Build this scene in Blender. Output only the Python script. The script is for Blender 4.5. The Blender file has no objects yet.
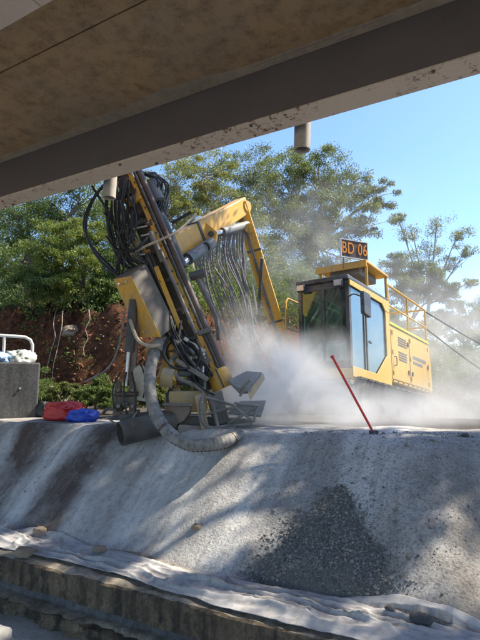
import bpy, math, random
import numpy as np
from mathutils import Vector, Matrix, noise

SC = bpy.context.scene
COL = SC.collection
R = math.radians

# ------------------------------------------------------------------ camera
EYE = 0.45                      # eye height above the crest of the slope (z = 0)
YAW, PITCH = R(29.0), R(8.3)
cam_d = bpy.data.cameras.new('camera'); cam = bpy.data.objects.new('camera', cam_d)
COL.objects.link(cam); SC.camera = cam
cam_d.sensor_fit = 'VERTICAL'; cam_d.sensor_height = 36; cam_d.lens = 27.0
cam_d.clip_start = 0.05; cam_d.clip_end = 3000
cam.location = (0, 0, EYE); cam.rotation_euler = (R(90) + PITCH, 0, YAW)

# ------------------------------------------------------------------ sky, sun, exposure
SUN_EL = R(52.0)
SUN_DIR = Vector((0.75, 0.66, 0)).normalized()          # horizontal direction towards the sun
sv = Vector((SUN_DIR.x * math.cos(SUN_EL), SUN_DIR.y * math.cos(SUN_EL), math.sin(SUN_EL)))
W = bpy.data.worlds.new('World'); SC.world = W; W.use_nodes = True
nt = W.node_tree; nt.nodes.clear()
sky = nt.nodes.new('ShaderNodeTexSky'); sky.sky_type = 'NISHITA'; sky.sun_disc = False
sky.sun_elevation = SUN_EL; sky.sun_rotation = math.atan2(SUN_DIR.x, SUN_DIR.y)
sky.air_density = 1.0; sky.dust_density = 0.4; sky.ozone_density = 6.0; sky.altitude = 50
bg = nt.nodes.new('ShaderNodeBackground'); bg.inputs[1].default_value = 0.108
wo = nt.nodes.new('ShaderNodeOutputWorld')
nt.links.new(sky.outputs[0], bg.inputs[0]); nt.links.new(bg.outputs[0], wo.inputs[0])
sd = bpy.data.lights.new('sun', 'SUN'); sd.energy = 3.8; sd.angle = R(0.55); sd.color = (1.0, 0.9, 0.74)
so = bpy.data.objects.new('sun', sd); COL.objects.link(so)
so.rotation_euler = sv.to_track_quat('Z', 'Y').to_euler(); so.location = sv * 40
SC.view_settings.view_transform = 'Standard'; SC.view_settings.look = 'None'
SC.view_settings.exposure = 1.55; SC.view_settings.gamma = 1.0
SC.cycles.volume_step_rate = 1.5; SC.cycles.volume_max_steps = 96
SC.cycles.max_bounces = 8; SC.cycles.diffuse_bounces = 4; SC.cycles.glossy_bounces = 3
SC.cycles.transmission_bounces = 6; SC.cycles.transparent_max_bounces = 16; SC.cycles.volume_bounces = 2
SC.cycles.sample_clamp_indirect = 6.0; SC.cycles.use_adaptive_sampling = True; SC.cycles.adaptive_threshold = 0.025

# ------------------------------------------------------------------ placing helper: image pixel coordinates and a forward distance from the camera
_c, _s = math.cos(YAW), math.sin(YAW); _cp, _sp = math.cos(PITCH), math.sin(PITCH)
def at(px, py, D):
    u = (px - 240) / 480.0; v = (320 - py) / 480.0
    fwd = _cp - v * _sp; up = _sp + v * _cp
    r = u * D / fwd; h = up * D / fwd
    return Vector((_c * r - _s * D, _s * r + _c * D, EYE + h))
def rad(px, D): return px * D / 480.0

# ------------------------------------------------------------------ node helpers and materials
MATS = {}
def newmat(name):
    m = bpy.data.materials.new(name); m.use_nodes = True; MATS[name] = m
    n = m.node_tree; n.nodes.clear()
    return m, n
class N:
    """small node-graph writer"""
    def __init__(s, tree): s.t = tree
    def n(s, typ, **kw):
        o = s.t.nodes.new(typ)
        for k, v in kw.items(): setattr(o, k, v)
        return o
    def l(s, a, b): s.t.links.new(a, b)
    def setin(s, sock, v):
        if hasattr(v, 'is_linked') or isinstance(v, bpy.types.NodeSocket): s.l(v, sock)
        else: sock.default_value = v
    def coord(s, scale=(1, 1, 1), kind='Object', rot=(0, 0, 0)):
        if kind == 'World': src = s.n('ShaderNodeNewGeometry').outputs['Position']
        else: src = s.n('ShaderNodeTexCoord').outputs[kind]
        mp = s.n('ShaderNodeMapping'); s.l(src, mp.inputs[0]); mp.inputs['Scale'].default_value = scale
        mp.inputs['Rotation'].default_value = rot
        return mp.outputs[0]
    def noise(s, vec, scale, detail=4, rough=0.55, dist=0.0):
        o = s.n('ShaderNodeTexNoise'); s.l(vec, o.inputs['Vector'])
        o.inputs['Scale'].default_value = scale; o.inputs['Detail'].default_value = detail
        o.inputs['Roughness'].default_value = rough; o.inputs['Distortion'].default_value = dist
        return o.outputs[0]
    def voro(s, vec, scale, feature='F1'):
        o = s.n('ShaderNodeTexVoronoi', feature=feature); s.l(vec, o.inputs['Vector']); o.inputs['Scale'].default_value = scale
        return o
    def ramp(s, fac, stops):
        o = s.n('ShaderNodeValToRGB'); s.l(fac, o.inputs[0]); e = o.color_ramp.elements
        while len(e) > 1: e.remove(e[-1])
        e[0].position = stops[0][0]; e[0].color = col(stops[0][1])
        for p, c in stops[1:]:
            x = e.new(p); x.color = col(c)
        return o.outputs[0]
    def mix(s, fac, a, b, blend='MIX'):
        o = s.n('ShaderNodeMix', data_type='RGBA', blend_type=blend)
        s.setin(o.inputs[0], fac)
        s.setin(o.inputs[6], a if not isinstance(a, (tuple, float)) else col(a))
        s.setin(o.inputs[7], b if not isinstance(b, (tuple, float)) else col(b))
        return o.outputs[2]
    def math(s, op, a, b=0.0, clamp=False):
        o = s.n('ShaderNodeMath', operation=op, use_clamp=clamp); s.setin(o.inputs[0], a); s.setin(o.inputs[1], b)
        return o.outputs[0]
    def bump(s, h, strength, dist=0.02, prev=None):
        o = s.n('ShaderNodeBump'); s.l(h, o.inputs['Height']); o.inputs['Strength'].default_value = strength
        o.inputs['Distance'].default_value = dist
        if prev is not None: s.l(prev, o.inputs['Normal'])
        return o.outputs[0]
    def principled(s, base, rough=0.7, metal=0.0, normal=None, spec=0.5, **kw):
        o = s.n('ShaderNodeBsdfPrincipled')
        s.setin(o.inputs['Base Color'], col(base) if isinstance(base, (tuple, float)) else base)
        s.setin(o.inputs['Roughness'], rough); s.setin(o.inputs['Metallic'], metal)
        o.inputs['Specular IOR Level'].default_value = spec
        if normal is not None: s.l(normal, o.inputs['Normal'])
        for k, v in kw.items(): s.setin(o.inputs[k], v)
        return o.outputs[0]
    def out(s, sh):
        o = s.n('ShaderNodeOutputMaterial'); s.l(sh, o.inputs[0]); return o
def col(c):
    if isinstance(c, float): return (c, c, c, 1)
    return tuple(c) + (1,) if len(c) == 3 else tuple(c)

def painted(name, base, dust=(0.33, 0.31, 0.28), dust_amt=0.45, rough=0.45, rust=0.25, metal=0.0, scale=1.0):
    m, t = newmat(name); g = N(t)
    v = g.coord(kind='World')
    n1 = g.noise(v, 3.2 * scale, 6, 0.65); n2 = g.noise(v, 22 * scale, 5, 0.7); n3 = g.noise(v, 55 * scale, 3, 0.6)
    up = g.n('ShaderNodeSeparateXYZ'); g.l(g.n('ShaderNodeNewGeometry').outputs['Normal'], up.inputs[0])
    settle = g.math('MULTIPLY', g.math('MAXIMUM', up.outputs[2], 0.0), 0.55)   # settled dust lies on the upward faces
    c = g.mix(g.ramp(n2, [(0.3, 0.0), (0.75, 1.0)]), base, tuple(x * 0.72 for x in base))
    d = g.math('ADD', g.ramp(n1, [(0.38, 0.0), (0.72, 1.0)]), settle, True)
    d = g.math('MULTIPLY', d, dust_amt * 1.4, True)
    c = g.mix(d, c, dust)
    streak = g.noise(g.coord(kind='World', scale=(14, 14, 1.6)), 1.0, 5, 0.7)
    c = g.mix(g.math('MULTIPLY', g.ramp(streak, [(0.56, 0.0), (0.72, 1.0)]), 0.45), c, (0.06, 0.045, 0.035))
    c = g.mix(g.math('MULTIPLY', g.ramp(n3, [(0.62, 0.0), (0.7, 1.0)]), rust), c, (0.11, 0.05, 0.025))
    r = g.math('ADD', g.math('MULTIPLY', d, 0.4), rough, True)
    b = g.bump(n2, 0.15, 0.01)
    g.out(g.principled(c, r, metal, b))
    return m
def simple(name, base, rough=0.6, metal=0.0, var=0.25, scale=12.0, bump=0.15, dist=0.008):
    m, t = newmat(name); g = N(t); v = g.coord(kind='World')
    n = g.noise(v, scale, 6, 0.65)
    c = g.mix(g.ramp(n, [(0.3, 0.0), (0.72, 1.0)]), tuple(x * (1 - var) for x in base), tuple(min(1, x * (1 + var)) for x in base))
    g.out(g.principled(c, rough, metal, g.bump(n, bump, dist)))
    return m

YELLOW = painted('yellow_paint', (0.74, 0.38, 0.02), dust_amt=0.27, scale=1.5)
YELLOW_CLEAN = painted('yellow_body_paint', (0.76, 0.45, 0.05), dust_amt=0.22, rust=0.1, rough=0.4)
GREYPAINT = painted('dusty_grey_steel', (0.13, 0.122, 0.11), dust_amt=0.55, rough=0.55, rust=0.3)
BOXGREY = painted('scuffed_brown_grey', (0.115, 0.1, 0.085), dust=(0.2, 0.18, 0.15), dust_amt=0.5, rough=0.6, rust=0.5, scale=2.0)
DARKSTEEL = painted('dark_steel', (0.045, 0.042, 0.04), dust=(0.24, 0.22, 0.19), dust_amt=0.33, rough=0.5, rust=0.35)
BROWNSTEEL = painted('brown_drill_steel', (0.085, 0.055, 0.042), dust=(0.25, 0.21, 0.18), dust_amt=0.3, rough=0.42, rust=0.5, metal=0.3)
CREAM = painted('cream_paint', (0.62, 0.56, 0.44), dust_amt=0.35, rust=0.2)
TANPAINT = painted('sandy_yellow_paint', (0.5, 0.34, 0.12), dust_amt=0.45, rust=0.35)
RUSTBUCKET = painted('rusty_brown_steel', (0.17, 0.1, 0.065), dust_amt=0.45, rust=0.6)
BLUEGREY = painted('blue_grey_steel', (0.13, 0.15, 0.165), dust=(0.27, 0.25, 0.22), dust_amt=0.5, rough=0.45, rust=0.3)
RUBBER = simple('black_rubber', (0.022, 0.021, 0.021), 0.55, 0, 0.3, 30)
DUSTYHOSE = simple('dusty_grey_hose', (0.21, 0.2, 0.185), 0.85, 0, 0.55, 14, 0.3)
PALEHOSE = simple('pale_hose', (0.4, 0.33, 0.24), 0.7, 0, 0.25, 20)
HANGHOSE = simple('hanging_hose_dusty', (0.19, 0.18, 0.19), 0.75, 0, 0.3, 20)
CHROME = simple('chromed_rod', (0.42, 0.41, 0.4), 0.35, 0.9, 0.1, 20)
PALEMETAL = simple('pale_fitting', (0.55, 0.53, 0.5), 0.4, 0.5, 0.2, 30)
BLACKFRAME = painted('black_cab_frame', (0.035, 0.038, 0.042), dust=(0.3, 0.3, 0.3), dust_amt=0.3, rough=0.4, rust=0.05)
LIME = simple('lime_strip', (0.55, 0.68, 0.03), 0.4)
RED = simple('red_paint', (0.68, 0.045, 0.025), 0.45, 0, 0.2)
ORANGE = simple('orange_letters', (0.85, 0.3, 0.03), 0.4, 0, 0.05)
SIGNDARK = simple('sign_face', (0.09, 0.05, 0.03), 0.5, 0, 0.2)
WHITEPAINT = painted('white_paint', (0.72, 0.72, 0.7), dust_amt=0.2, rust=0.08)
INTERIOR = simple('cab_interior', (0.03, 0.032, 0.036), 0.7)
def glassmat(name, tint, gloss, opacity):
    m, t = newmat(name); g = N(t)
    tr = g.n('ShaderNodeBsdfTransparent'); tr.inputs[0].default_value = col(tint)
    gl = g.n('ShaderNodeBsdfGlossy'); gl.inputs['Roughness'].default_value = 0.06; gl.inputs[0].default_value = (0.9, 0.95, 1, 1)
    fr = g.n('ShaderNodeFresnel'); fr.inputs[0].default_value = 1.5
    f = g.math('ADD', g.math('MULTIPLY', fr.outputs[0], gloss), 0.02, True)
    mx = g.n('ShaderNodeMixShader'); g.l(f, mx.inputs[0]); g.l(tr.outputs[0], mx.inputs[1]); g.l(gl.outputs[0], mx.inputs[2])
    di = g.principled((0.25, 0.26, 0.26), 0.8)
    mx2 = g.n('ShaderNodeMixShader')
    n = g.noise(g.coord(kind='World'), 4, 5, 0.7)
    g.l(g.math('MULTIPLY', g.ramp(n, [(0.35, 0.2), (0.75, 1.0)]), opacity), mx2.inputs[0])
    g.l(mx.outputs[0], mx2.inputs[1]); g.l(di, mx2.inputs[2])
    g.out(mx2.outputs[0]); return m
WINDSHIELD = glassmat('windscreen_glass', (0.55, 0.72, 0.68), 1.0, 0.14)
m, t = newmat('painted_sky_glass'); g = N(t)
n_ = g.noise(g.coord(kind='World'), 3, 4, 0.6)
SIDEGLASS = m; g.out(g.principled(g.mix(n_, (0.10, 0.19, 0.25), (0.17, 0.27, 0.33)), g.math('ADD', g.math('MULTIPLY', n_, 0.25), 0.04), 0.35, None, 0.8))  # sky reflection put into the blue base colour of the pane

# concrete, rock, soil, fabric
def concrete(name, a, b, stain=(0.05, 0.04, 0.03), stain_amt=0.5, sc=1.0, bumpd=0.012, rough=0.85, drips=0.0):
    m, t = newmat(name); g = N(t); v = g.coord(kind='World')
    n1 = g.noise(v, 1.3 * sc, 7, 0.68); n2 = g.noise(v, 9 * sc, 6, 0.7); n3 = g.noise(v, 60 * sc, 4, 0.65)
    c = g.mix(g.ramp(n1, [(0.32, 0.0), (0.68, 1.0)]), a, b)
    c = g.mix(g.math('MULTIPLY', g.ramp(n2, [(0.45, 0.0), (0.72, 1.0)]), stain_amt), c, stain)
    c = g.mix(g.math('MULTIPLY', g.ramp(n3, [(0.4, 0.0), (0.65, 1.0)]), 0.25), c, tuple(min(1, x * 1.5) for x in b))
    if drips > 0:
        dn = g.noise(g.coord(kind='World', scale=(9, 9, 0.9)), 1.0, 6, 0.7)
        c = g.mix(g.math('MULTIPLY', g.ramp(dn, [(0.44, 0.0), (0.6, 1.0)]), drips), c, stain)
    h = g.math('ADD', g.math('MULTIPLY', n2, 0.7), g.math('MULTIPLY', n3, 0.4))
    g.out(g.principled(c, rough, 0, g.bump(h, 0.6, bumpd), 0.3)); return m
SOFFIT = concrete('deck_concrete', (0.52, 0.33, 0.155), (0.36, 0.27, 0.17), (0.15, 0.085, 0.04), 0.8, 0.75, 0.008)
PALECONC = concrete('haunch_concrete', (0.42, 0.34, 0.24), (0.32, 0.26, 0.19), (0.1, 0.08, 0.06), 0.4, 1.5, 0.006)
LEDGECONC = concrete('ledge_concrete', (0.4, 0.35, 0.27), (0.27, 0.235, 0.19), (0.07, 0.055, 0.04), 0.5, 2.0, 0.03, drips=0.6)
LEDGEFACE = concrete('shade_dark_ledge_face', (0.26, 0.2, 0.13), (0.09, 0.07, 0.048), (0.03, 0.026, 0.022), 0.75, 3.0, 0.05, drips=0.85)  # shade on the front face put into its colour, besides drip stains
BLOCKCONC = concrete('weathered_block_concrete', (0.075, 0.075, 0.075), (0.15, 0.145, 0.14), (0.02, 0.02, 0.021), 0.7, 2.5, 0.012, drips=0.4)
FLOORC = concrete('silty_floor', (0.36, 0.36, 0.35), (0.26, 0.255, 0.25), (0.1, 0.09, 0.08), 0.4, 1.6, 0.03)
PIPEMAT = concrete('drain_pipe_plastic', (0.46, 0.42, 0.36), (0.38, 0.33, 0.27), (0.15, 0.11, 0.08), 0.35, 3.0, 0.002, 0.6)

m, t = newmat('dark_girder_paint'); g = N(t); v = g.coord(kind='World')
n1 = g.noise(v, 2, 6, 0.6); n2 = g.noise(v, 18, 5, 0.65)
c = g.mix(n1, (0.135, 0.115, 0.1), (0.195, 0.168, 0.148)); c = g.mix(g.math('MULTIPLY', g.ramp(n2, [(0.6, 0.0), (0.75, 1.0)]), 0.35), c, (0.09, 0.05, 0.028))
GIRDER = m; g.out(g.principled(c, 0.6, 0, g.bump(n2, 0.1, 0.004)))
m, t = newmat('flaking_flange_paint'); g = N(t); v = g.coord(kind='World')
n1 = g.noise(v, 2.5, 6, 0.65); n2 = g.noise(v, 9, 7, 0.72); n3 = g.noise(v, 70, 4, 0.6)
c = g.mix(n1, (0.68, 0.55, 0.42), (0.58, 0.47, 0.36))
rf = g.math('MULTIPLY', g.ramp(g.noise(v, 16, 7, 0.75), [(0.54, 0.0), (0.6, 1.0)]), g.ramp(g.noise(v, 1.6, 4, 0.6), [(0.46, 0.0), (0.6, 1.0)]))
c = g.mix(rf, c, g.mix(n3, (0.2, 0.075, 0.025), (0.07, 0.03, 0.017)))
c = g.mix(g.math('MULTIPLY', g.ramp(n3, [(0.6, 0.0), (0.68, 1.0)]), 0.25), c, (0.2, 0.1, 0.05))
FLANGE = m; g.out(g.principled(c, 0.7, 0, g.bump(g.math('ADD', rf, n3), 0.35, 0.004)))

def slope_material(name, gravelly=0.35):
    m, t = newmat(name); g = N(t)
    v = g.coord(kind='World')
    vs = g.coord(kind='World', scale=(1.0, 0.16, 0.16))
    band = g.noise(vs, 1.05, 4, 0.55, 0.4)
    st = g.noise(g.coord(kind='World', scale=(1.0, 0.12, 0.12)), 6.5, 6, 0.72, 0.4)
    mot = g.noise(v, 2.1, 8, 0.72); fine = g.noise(v, 48, 5, 0.72); mid = g.noise(v, 13, 6, 0.7)
    c = g.ramp(band, [(0.36, (0.32, 0.305, 0.285)), (0.46, (0.46, 0.45, 0.43)), (0.56, (0.62, 0.61, 0.59)), (0.72, (0.5, 0.49, 0.475))])
    # weathering runs down the face below seeps at the crest
    sx = g.n('ShaderNodeSeparateXYZ'); g.l(g.n('ShaderNodeNewGeometry').outputs['Position'], sx.inputs[0])
    xw = g.math('ADD', sx.outputs[0], g.math('MULTIPLY', g.math('SUBTRACT', g.noise(v, 1.3, 4, 0.6), 0.5), 0.55))
    for xc, w, k, cc in ((-6.35, 0.22, 0.6, (0.12, 0.09, 0.075)), (-5.62, 0.40, 1.1, (0.1, 0.072, 0.058)), (-4.42, 0.42, 1.15, (0.09, 0.066, 0.054)), (-3.75, 0.22, 0.45, (0.16, 0.145, 0.13)), (-7.4, 0.4, 0.8, (0.1, 0.08, 0.065)), (-1.75, 0.34, 0.6, (0.15, 0.14, 0.13)), (-0.55, 0.5, 0.55, (0.17, 0.15, 0.125))):
        d_ = g.math('DIVIDE', g.math('ABSOLUTE', g.math('SUBTRACT', xw, xc)), w)
        mr_ = g.n('ShaderNodeMapRange', interpolation_type='SMOOTHSTEP'); g.l(d_, mr_.inputs[0])
        mr_.inputs[1].default_value = 1.25; mr_.inputs[2].default_value = 0.35; mr_.inputs[3].default_value = 0.0; mr_.inputs[4].default_value = k
        c = g.mix(g.math('MULTIPLY', mr_.outputs[0], g.math('ADD', 0.55, g.math('MULTIPLY', mid, 0.8)), True), c, cc)
    c = g.mix(g.math('MULTIPLY', g.ramp(st, [(0.47, 0.0), (0.66, 1.0)]), 0.55), c, (0.22, 0.195, 0.175))
    c = g.mix(g.math('MULTIPLY', g.ramp(mot, [(0.48, 0.0), (0.66, 1.0)]), 0.35), c, (0.6, 0.595, 0.58))
    c = g.mix(g.math('MULTIPLY', g.ramp(mid, [(0.5, 0.0), (0.7, 1.0)]), 0.45), c, (0.13, 0.12, 0.11))
    gx = g.n('ShaderNodeMapRange'); g.l(sx.outputs[0], gx.inputs[0]); gx.inputs[1].default_value = -3.4; gx.inputs[2].default_value = -1.4; gx.inputs[3].default_value = 0.18; gx.inputs[4].default_value = 0.6
    c = g.mix(g.math('MULTIPLY', g.ramp(fine, [(0.48, 0.0), (0.62, 1.0)]), gx.outputs[0]), c, (0.1, 0.095, 0.09))
    vo = g.voro(v, 42)
    h = g.math('ADD', g.math('MULTIPLY', mid, 0.6), g.math('MULTIPLY', fine, 0.6))
    h = g.math('ADD', h, g.math('MULTIPLY', vo.outputs[0], -0.2))
    h = g.math('ADD', h, g.math('MULTIPLY', st, 0.6))
    g.out(g.principled(c, 0.9, 0, g.bump(h, 0.55, 0.03), 0.25)); return m
SLOPE = slope_material('dusty_rock_slope')
m, t = newmat('grey_gravel'); g = N(t); v = g.coord(kind='World')
n1 = g.noise(v, 3, 7, 0.7); n2 = g.noise(v, 60, 4, 0.7); vo = g.voro(v, 55)
ri = g.n('ShaderNodeNewGeometry').outputs['Random Per Island']
c = g.mix(n1, (0.2, 0.195, 0.182), (0.29, 0.282, 0.265)); c = g.mix(g.math('MULTIPLY', n2, 0.5), c, (0.06, 0.058, 0.055))
c = g.mix(g.math('MULTIPLY', vo.outputs[0], 0.6), c, (0.22, 0.21, 0.2))
GRAVEL = m; g.out(g.principled(c, 0.92, 0, g.bump(g.math('ADD', vo.outputs[0], n2), 1.0, 0.02), 0.25))
m, t = newmat('loose_stone'); g = N(t); v = g.coord(kind='World')
ri = g.n('ShaderNodeNewGeometry').outputs['Random Per Island']
c = g.ramp(ri, [(0.0, (0.13, 0.125, 0.116)), (0.45, (0.23, 0.223, 0.207)), (0.8, (0.29, 0.28, 0.26)), (1.0, (0.4, 0.385, 0.36))])
c = g.mix(g.math('MULTIPLY', g.noise(v, 40, 5, 0.7), 0.5), c, (0.11, 0.1, 0.09))
STONE = m; g.out(g.principled(c, 0.9, 0, g.bump(g.noise(v, 90, 4, 0.7), 0.4, 0.006), 0.3))
CLOD = simple('red_clods', (0.2, 0.085, 0.045), 0.95, 0, 0.5, 7, 0.5, 0.03)
BROWNSTONE = concrete('brown_stone', (0.2, 0.15, 0.1), (0.29, 0.23, 0.17), (0.08, 0.06, 0.045), 0.5, 6, 0.01)
DARKSTONE = concrete('dark_stone', (0.06, 0.06, 0.062), (0.1, 0.1, 0.1), (0.03, 0.03, 0.03), 0.5, 6, 0.01)
m, t = newmat('white_geotextile'); g = N(t); v = g.coord(kind='World')
n1 = g.noise(v, 2.6, 6, 0.65); n2 = g.noise(v, 16, 6, 0.7); n3 = g.noise(v, 160, 3, 0.6)
c = g.mix(n1, (0.46, 0.45, 0.45), (0.34, 0.335, 0.335)); c = g.mix(g.math('MULTIPLY', g.ramp(n2, [(0.48, 0.0), (0.7, 1.0)]), 0.7), c, (0.2, 0.18, 0.155))
FABRIC = m; g.out(g.principled(c, 0.9, 0, g.bump(g.math('ADD', n3, n2), 0.25, 0.006), 0.2))
m, t = newmat('earth_and_leaf_litter'); g = N(t); v = g.coord(kind='World')
n1 = g.noise(v, 0.9, 7, 0.7); n2 = g.noise(v, 6, 7, 0.72); n3 = g.noise(v, 30, 5, 0.7)
nz = g.n('ShaderNodeSeparateXYZ'); g.l(g.n('ShaderNodeNewGeometry').outputs['Normal'], nz.inputs[0])
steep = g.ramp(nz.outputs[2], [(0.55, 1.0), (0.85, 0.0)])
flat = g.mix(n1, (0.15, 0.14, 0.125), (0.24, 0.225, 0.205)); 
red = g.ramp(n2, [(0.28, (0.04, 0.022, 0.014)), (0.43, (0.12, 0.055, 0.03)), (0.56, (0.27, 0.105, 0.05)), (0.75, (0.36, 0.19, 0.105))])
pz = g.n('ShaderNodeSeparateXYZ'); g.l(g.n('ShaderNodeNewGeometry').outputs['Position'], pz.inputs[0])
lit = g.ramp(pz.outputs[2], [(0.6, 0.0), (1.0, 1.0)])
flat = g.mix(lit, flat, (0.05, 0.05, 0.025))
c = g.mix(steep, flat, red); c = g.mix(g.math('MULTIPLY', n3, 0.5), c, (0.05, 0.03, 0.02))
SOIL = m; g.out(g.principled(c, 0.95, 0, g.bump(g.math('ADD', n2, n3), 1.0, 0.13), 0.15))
def bagmat(name, base):
    m, t = newmat(name); g = N(t); v = g.coord(kind='World'); n1 = g.noise(v, 9, 6, 0.7)
    c = g.mix(g.ramp(n1, [(0.4, 0.0), (0.75, 1.0)]), base, tuple(x * 0.6 for x in base))
    g.out(g.principled(c, 0.5, 0, g.bump(n1, 0.5, 0.02))); return m
REDBAG = bagmat('red_vinyl', (0.62, 0.035, 0.03)); BLUEBAG = bagmat('blue_vinyl', (0.015, 0.07, 0.55)); BLACKBAG = bagmat('black_plastic', (0.015, 0.015, 0.016))
PALEBLUE = bagmat('pale_blue_plastic', (0.3, 0.45, 0.7)); PALEGREEN = bagmat('pale_mottled_cloth', (0.5, 0.52, 0.48))

def leafmat(name, cols, trans=0.35):
    m, t = newmat(name); g = N(t)
    ri = g.n('ShaderNodeNewGeometry').outputs['Random Per Island']
    c = g.ramp(ri, [(i / (len(cols) - 1), k) for i, k in enumerate(cols)])
    p = g.principled(c, 0.5, 0, None, 0.4)
    tl = g.n('ShaderNodeBsdfTranslucent'); g.l(g.mix(0.5, c, (0.2, 0.26, 0.03)), tl.inputs[0])
    mx = g.n('ShaderNodeMixShader'); mx.inputs[0].default_value = trans
    g.l(p, mx.inputs[1]); g.l(tl.outputs[0], mx.inputs[2]); g.out(mx.outputs[0]); return m
LEAF_DARK = leafmat('dark_green_leaves', [(0.04, 0.075, 0.024), (0.075, 0.125, 0.036), (0.115, 0.165, 0.045), (0.18, 0.22, 0.065)], 0.42)
LEAF_BRIGHT = leafmat('yellow_green_leaves', [(0.07, 0.11, 0.02), (0.13, 0.18, 0.03), (0.2, 0.23, 0.04), (0.26, 0.27, 0.06)], 0.4)
LEAF_OLIVE = leafmat('olive_leaves', [(0.065, 0.085, 0.03), (0.11, 0.13, 0.045), (0.155, 0.17, 0.06), (0.21, 0.215, 0.08)], 0.42)
LEAF_PALE = leafmat('pale_gum_leaves', [(0.14, 0.15, 0.045), (0.21, 0.215, 0.06), (0.28, 0.27, 0.08), (0.35, 0.31, 0.1)], 0.42)
BARK = concrete('grey_bark', (0.2, 0.17, 0.13), (0.11, 0.09, 0.07), (0.05, 0.04, 0.03), 0.5, 3, 0.02)
PALEBARK = concrete('pale_bark', (0.4, 0.36, 0.29), (0.26, 0.23, 0.18), (0.12, 0.1, 0.08), 0.4, 3, 0.02)

# ------------------------------------------------------------------ mesh helpers
class MB:
    def __init__(s): s.v = []; s.f = []
    def add(s, vs, fs):
        b = len(s.v); s.v += [tuple(x) for x in vs]; s.f += [tuple(i + b for i in f) for f in fs]; return s
    def box(s, c, ax, ay, az):
        """centre and three half-extent vectors"""
        c = Vector(c); vs = []
        for k in (-1, 1):
            for j in (-1, 1):
                for i in (-1, 1): vs.append(c + Vector(ax) * i + Vector(ay) * j + Vector(az) * k)
        return s.add(vs, [(0, 2, 3, 1), (4, 5, 7, 6), (0, 1, 5, 4), (2, 6, 7, 3), (0, 4, 6, 2), (1, 3, 7, 5)])
    def aabb(s, x0, x1, y0, y1, z0, z1):
        return s.box(((x0 + x1) / 2, (y0 + y1) / 2, (z0 + z1) / 2), ((x1 - x0) / 2, 0, 0), (0, (y1 - y0) / 2, 0), (0, 0, (z1 - z0) / 2))
    def tube(s, pts, r, n=10, cap=True):
        pts = [Vector(p) for p in pts]; rs = r if isinstance(r, (list, tuple)) else [r] * len(pts)
        vs = []; up = None
        for i, p in enumerate(pts):
            d = (pts[min(i + 1, len(pts) - 1)] - pts[max(i - 1, 0)]).normalized()
            if up is None:
                up = Vector((0, 0, 1)) if abs(d.z) < 0.9 else Vector((1, 0, 0))
            a = d.cross(up).normalized(); up = a.cross(d).normalized()
            for k in range(n):
                t = 2 * math.pi * k / n; vs.append(p + (a * math.cos(t) + up * math.sin(t)) * rs[i])
        fs = []
        for i in range(len(pts) - 1):
            for k in range(n):
                k2 = (k + 1) % n; fs.append((i * n + k, i * n + k2, (i + 1) * n + k2, (i + 1) * n + k))
        if cap:
            fs.append(tuple(range(n - 1, -1, -1))); b = (len(pts) - 1) * n; fs.append(tuple(range(b, b + n)))
        return s.add(vs, fs)
    def prism(s, poly, off):
        """polygon of points, extruded by a vector"""
        n = len(poly); off = Vector(off); vs = [Vector(p) for p in poly] + [Vector(p) + off for p in poly]
        fs = [tuple(range(n)), tuple(range(2 * n - 1, n - 1, -1))] + [(i, i + n, (i + 1) % n + n, (i + 1) % n) for i in range(n)]
        return s.add(vs, fs)
    def beam(s, a, b, w, h, side=None, w2=None, h2=None):
        """rectangular bar from a to b; side = direction of its width"""
        a = Vector(a); b = Vector(b); d = (b - a).normalized()
        sd_ = Vector(side) if side is not None else d.cross(Vector((0, 0, 1)))
        sd_ = (sd_ - d * sd_.dot(d)).normalized(); u = d.cross(sd_).normalized()
        w2 = w if w2 is None else w2; h2 = h if h2 is None else h2
        vs = []
        for p, ww, hh in ((a, w, h), (b, w2, h2)):
            for i, j in ((-1, -1), (1, -1), (1, 1), (-1, 1)): vs.append(p + sd_ * (i * ww / 2) + u * (j * hh / 2))
        return s.add(vs, [(3, 2, 1, 0), (4, 5, 6, 7), (0, 1, 5, 4), (1, 2, 6, 5), (2, 3, 7, 6), (3, 0, 4, 7)])
def smooth_path(pts, k=6):
    pts = [Vector(p) for p in pts]
    if len(pts) < 3: return pts
    out = []
    P = [pts[0] * 2 - pts[1]] + pts + [pts[-1] * 2 - pts[-2]]
    for i in range(1, len(P) - 2):
        a, b, c, d = P[i - 1:i + 3]
        for j in range(k):
            t = j / k
            out.append(0.5 * ((2 * b) + (c - a) * t + (2 * a - 5 * b + 4 * c - d) * t * t + (3 * b - a - 3 * c + d) * t ** 3))
    out.append(pts[-1]); return out

def world_loc(o):
    p = Vector((0, 0, 0))
    while o is not None: p = p + o.location; o = o.parent
    return p
def level(o): return 0 if o.parent is None else 1 + level(o.parent)
def finish(me, mat_, name, parent=None, origin=None, smooth=True, bevel=0.0, angle=38):
    while parent is not None and level(parent) > 1: parent = parent.parent     # thing > part > sub-part, no deeper
    o = bpy.data.objects.new(name, me); COL.objects.link(o)
    if mat_ is not None: me.materials.append(mat_)
    n = len(me.vertices); co = np.empty(n * 3); me.vertices.foreach_get('co', co); co = co.reshape(-1, 3)
    if origin is None:
        origin = Vector(((co[:, 0].min() + co[:, 0].max()) / 2, (co[:, 1].min() + co[:, 1].max()) / 2, co[:, 2].min()))
    co -= np.array(origin); me.vertices.foreach_set('co', co.ravel())
    if smooth:
        me.polygons.foreach_set('use_smooth', [True] * len(me.polygons)); me.set_sharp_from_angle(angle=R(angle))
    me.update()
    if parent is not None:
        o.parent = parent; o.location = Vector(origin) - world_loc(parent)
    else: o.location = origin
    if bevel > 0:
        b = o.modifiers.new('bevel', 'BEVEL'); b.width = bevel; b.segments = 2; b.limit_method = 'ANGLE'; b.angle_limit = R(40); b.harden_normals = False
    return o
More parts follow.
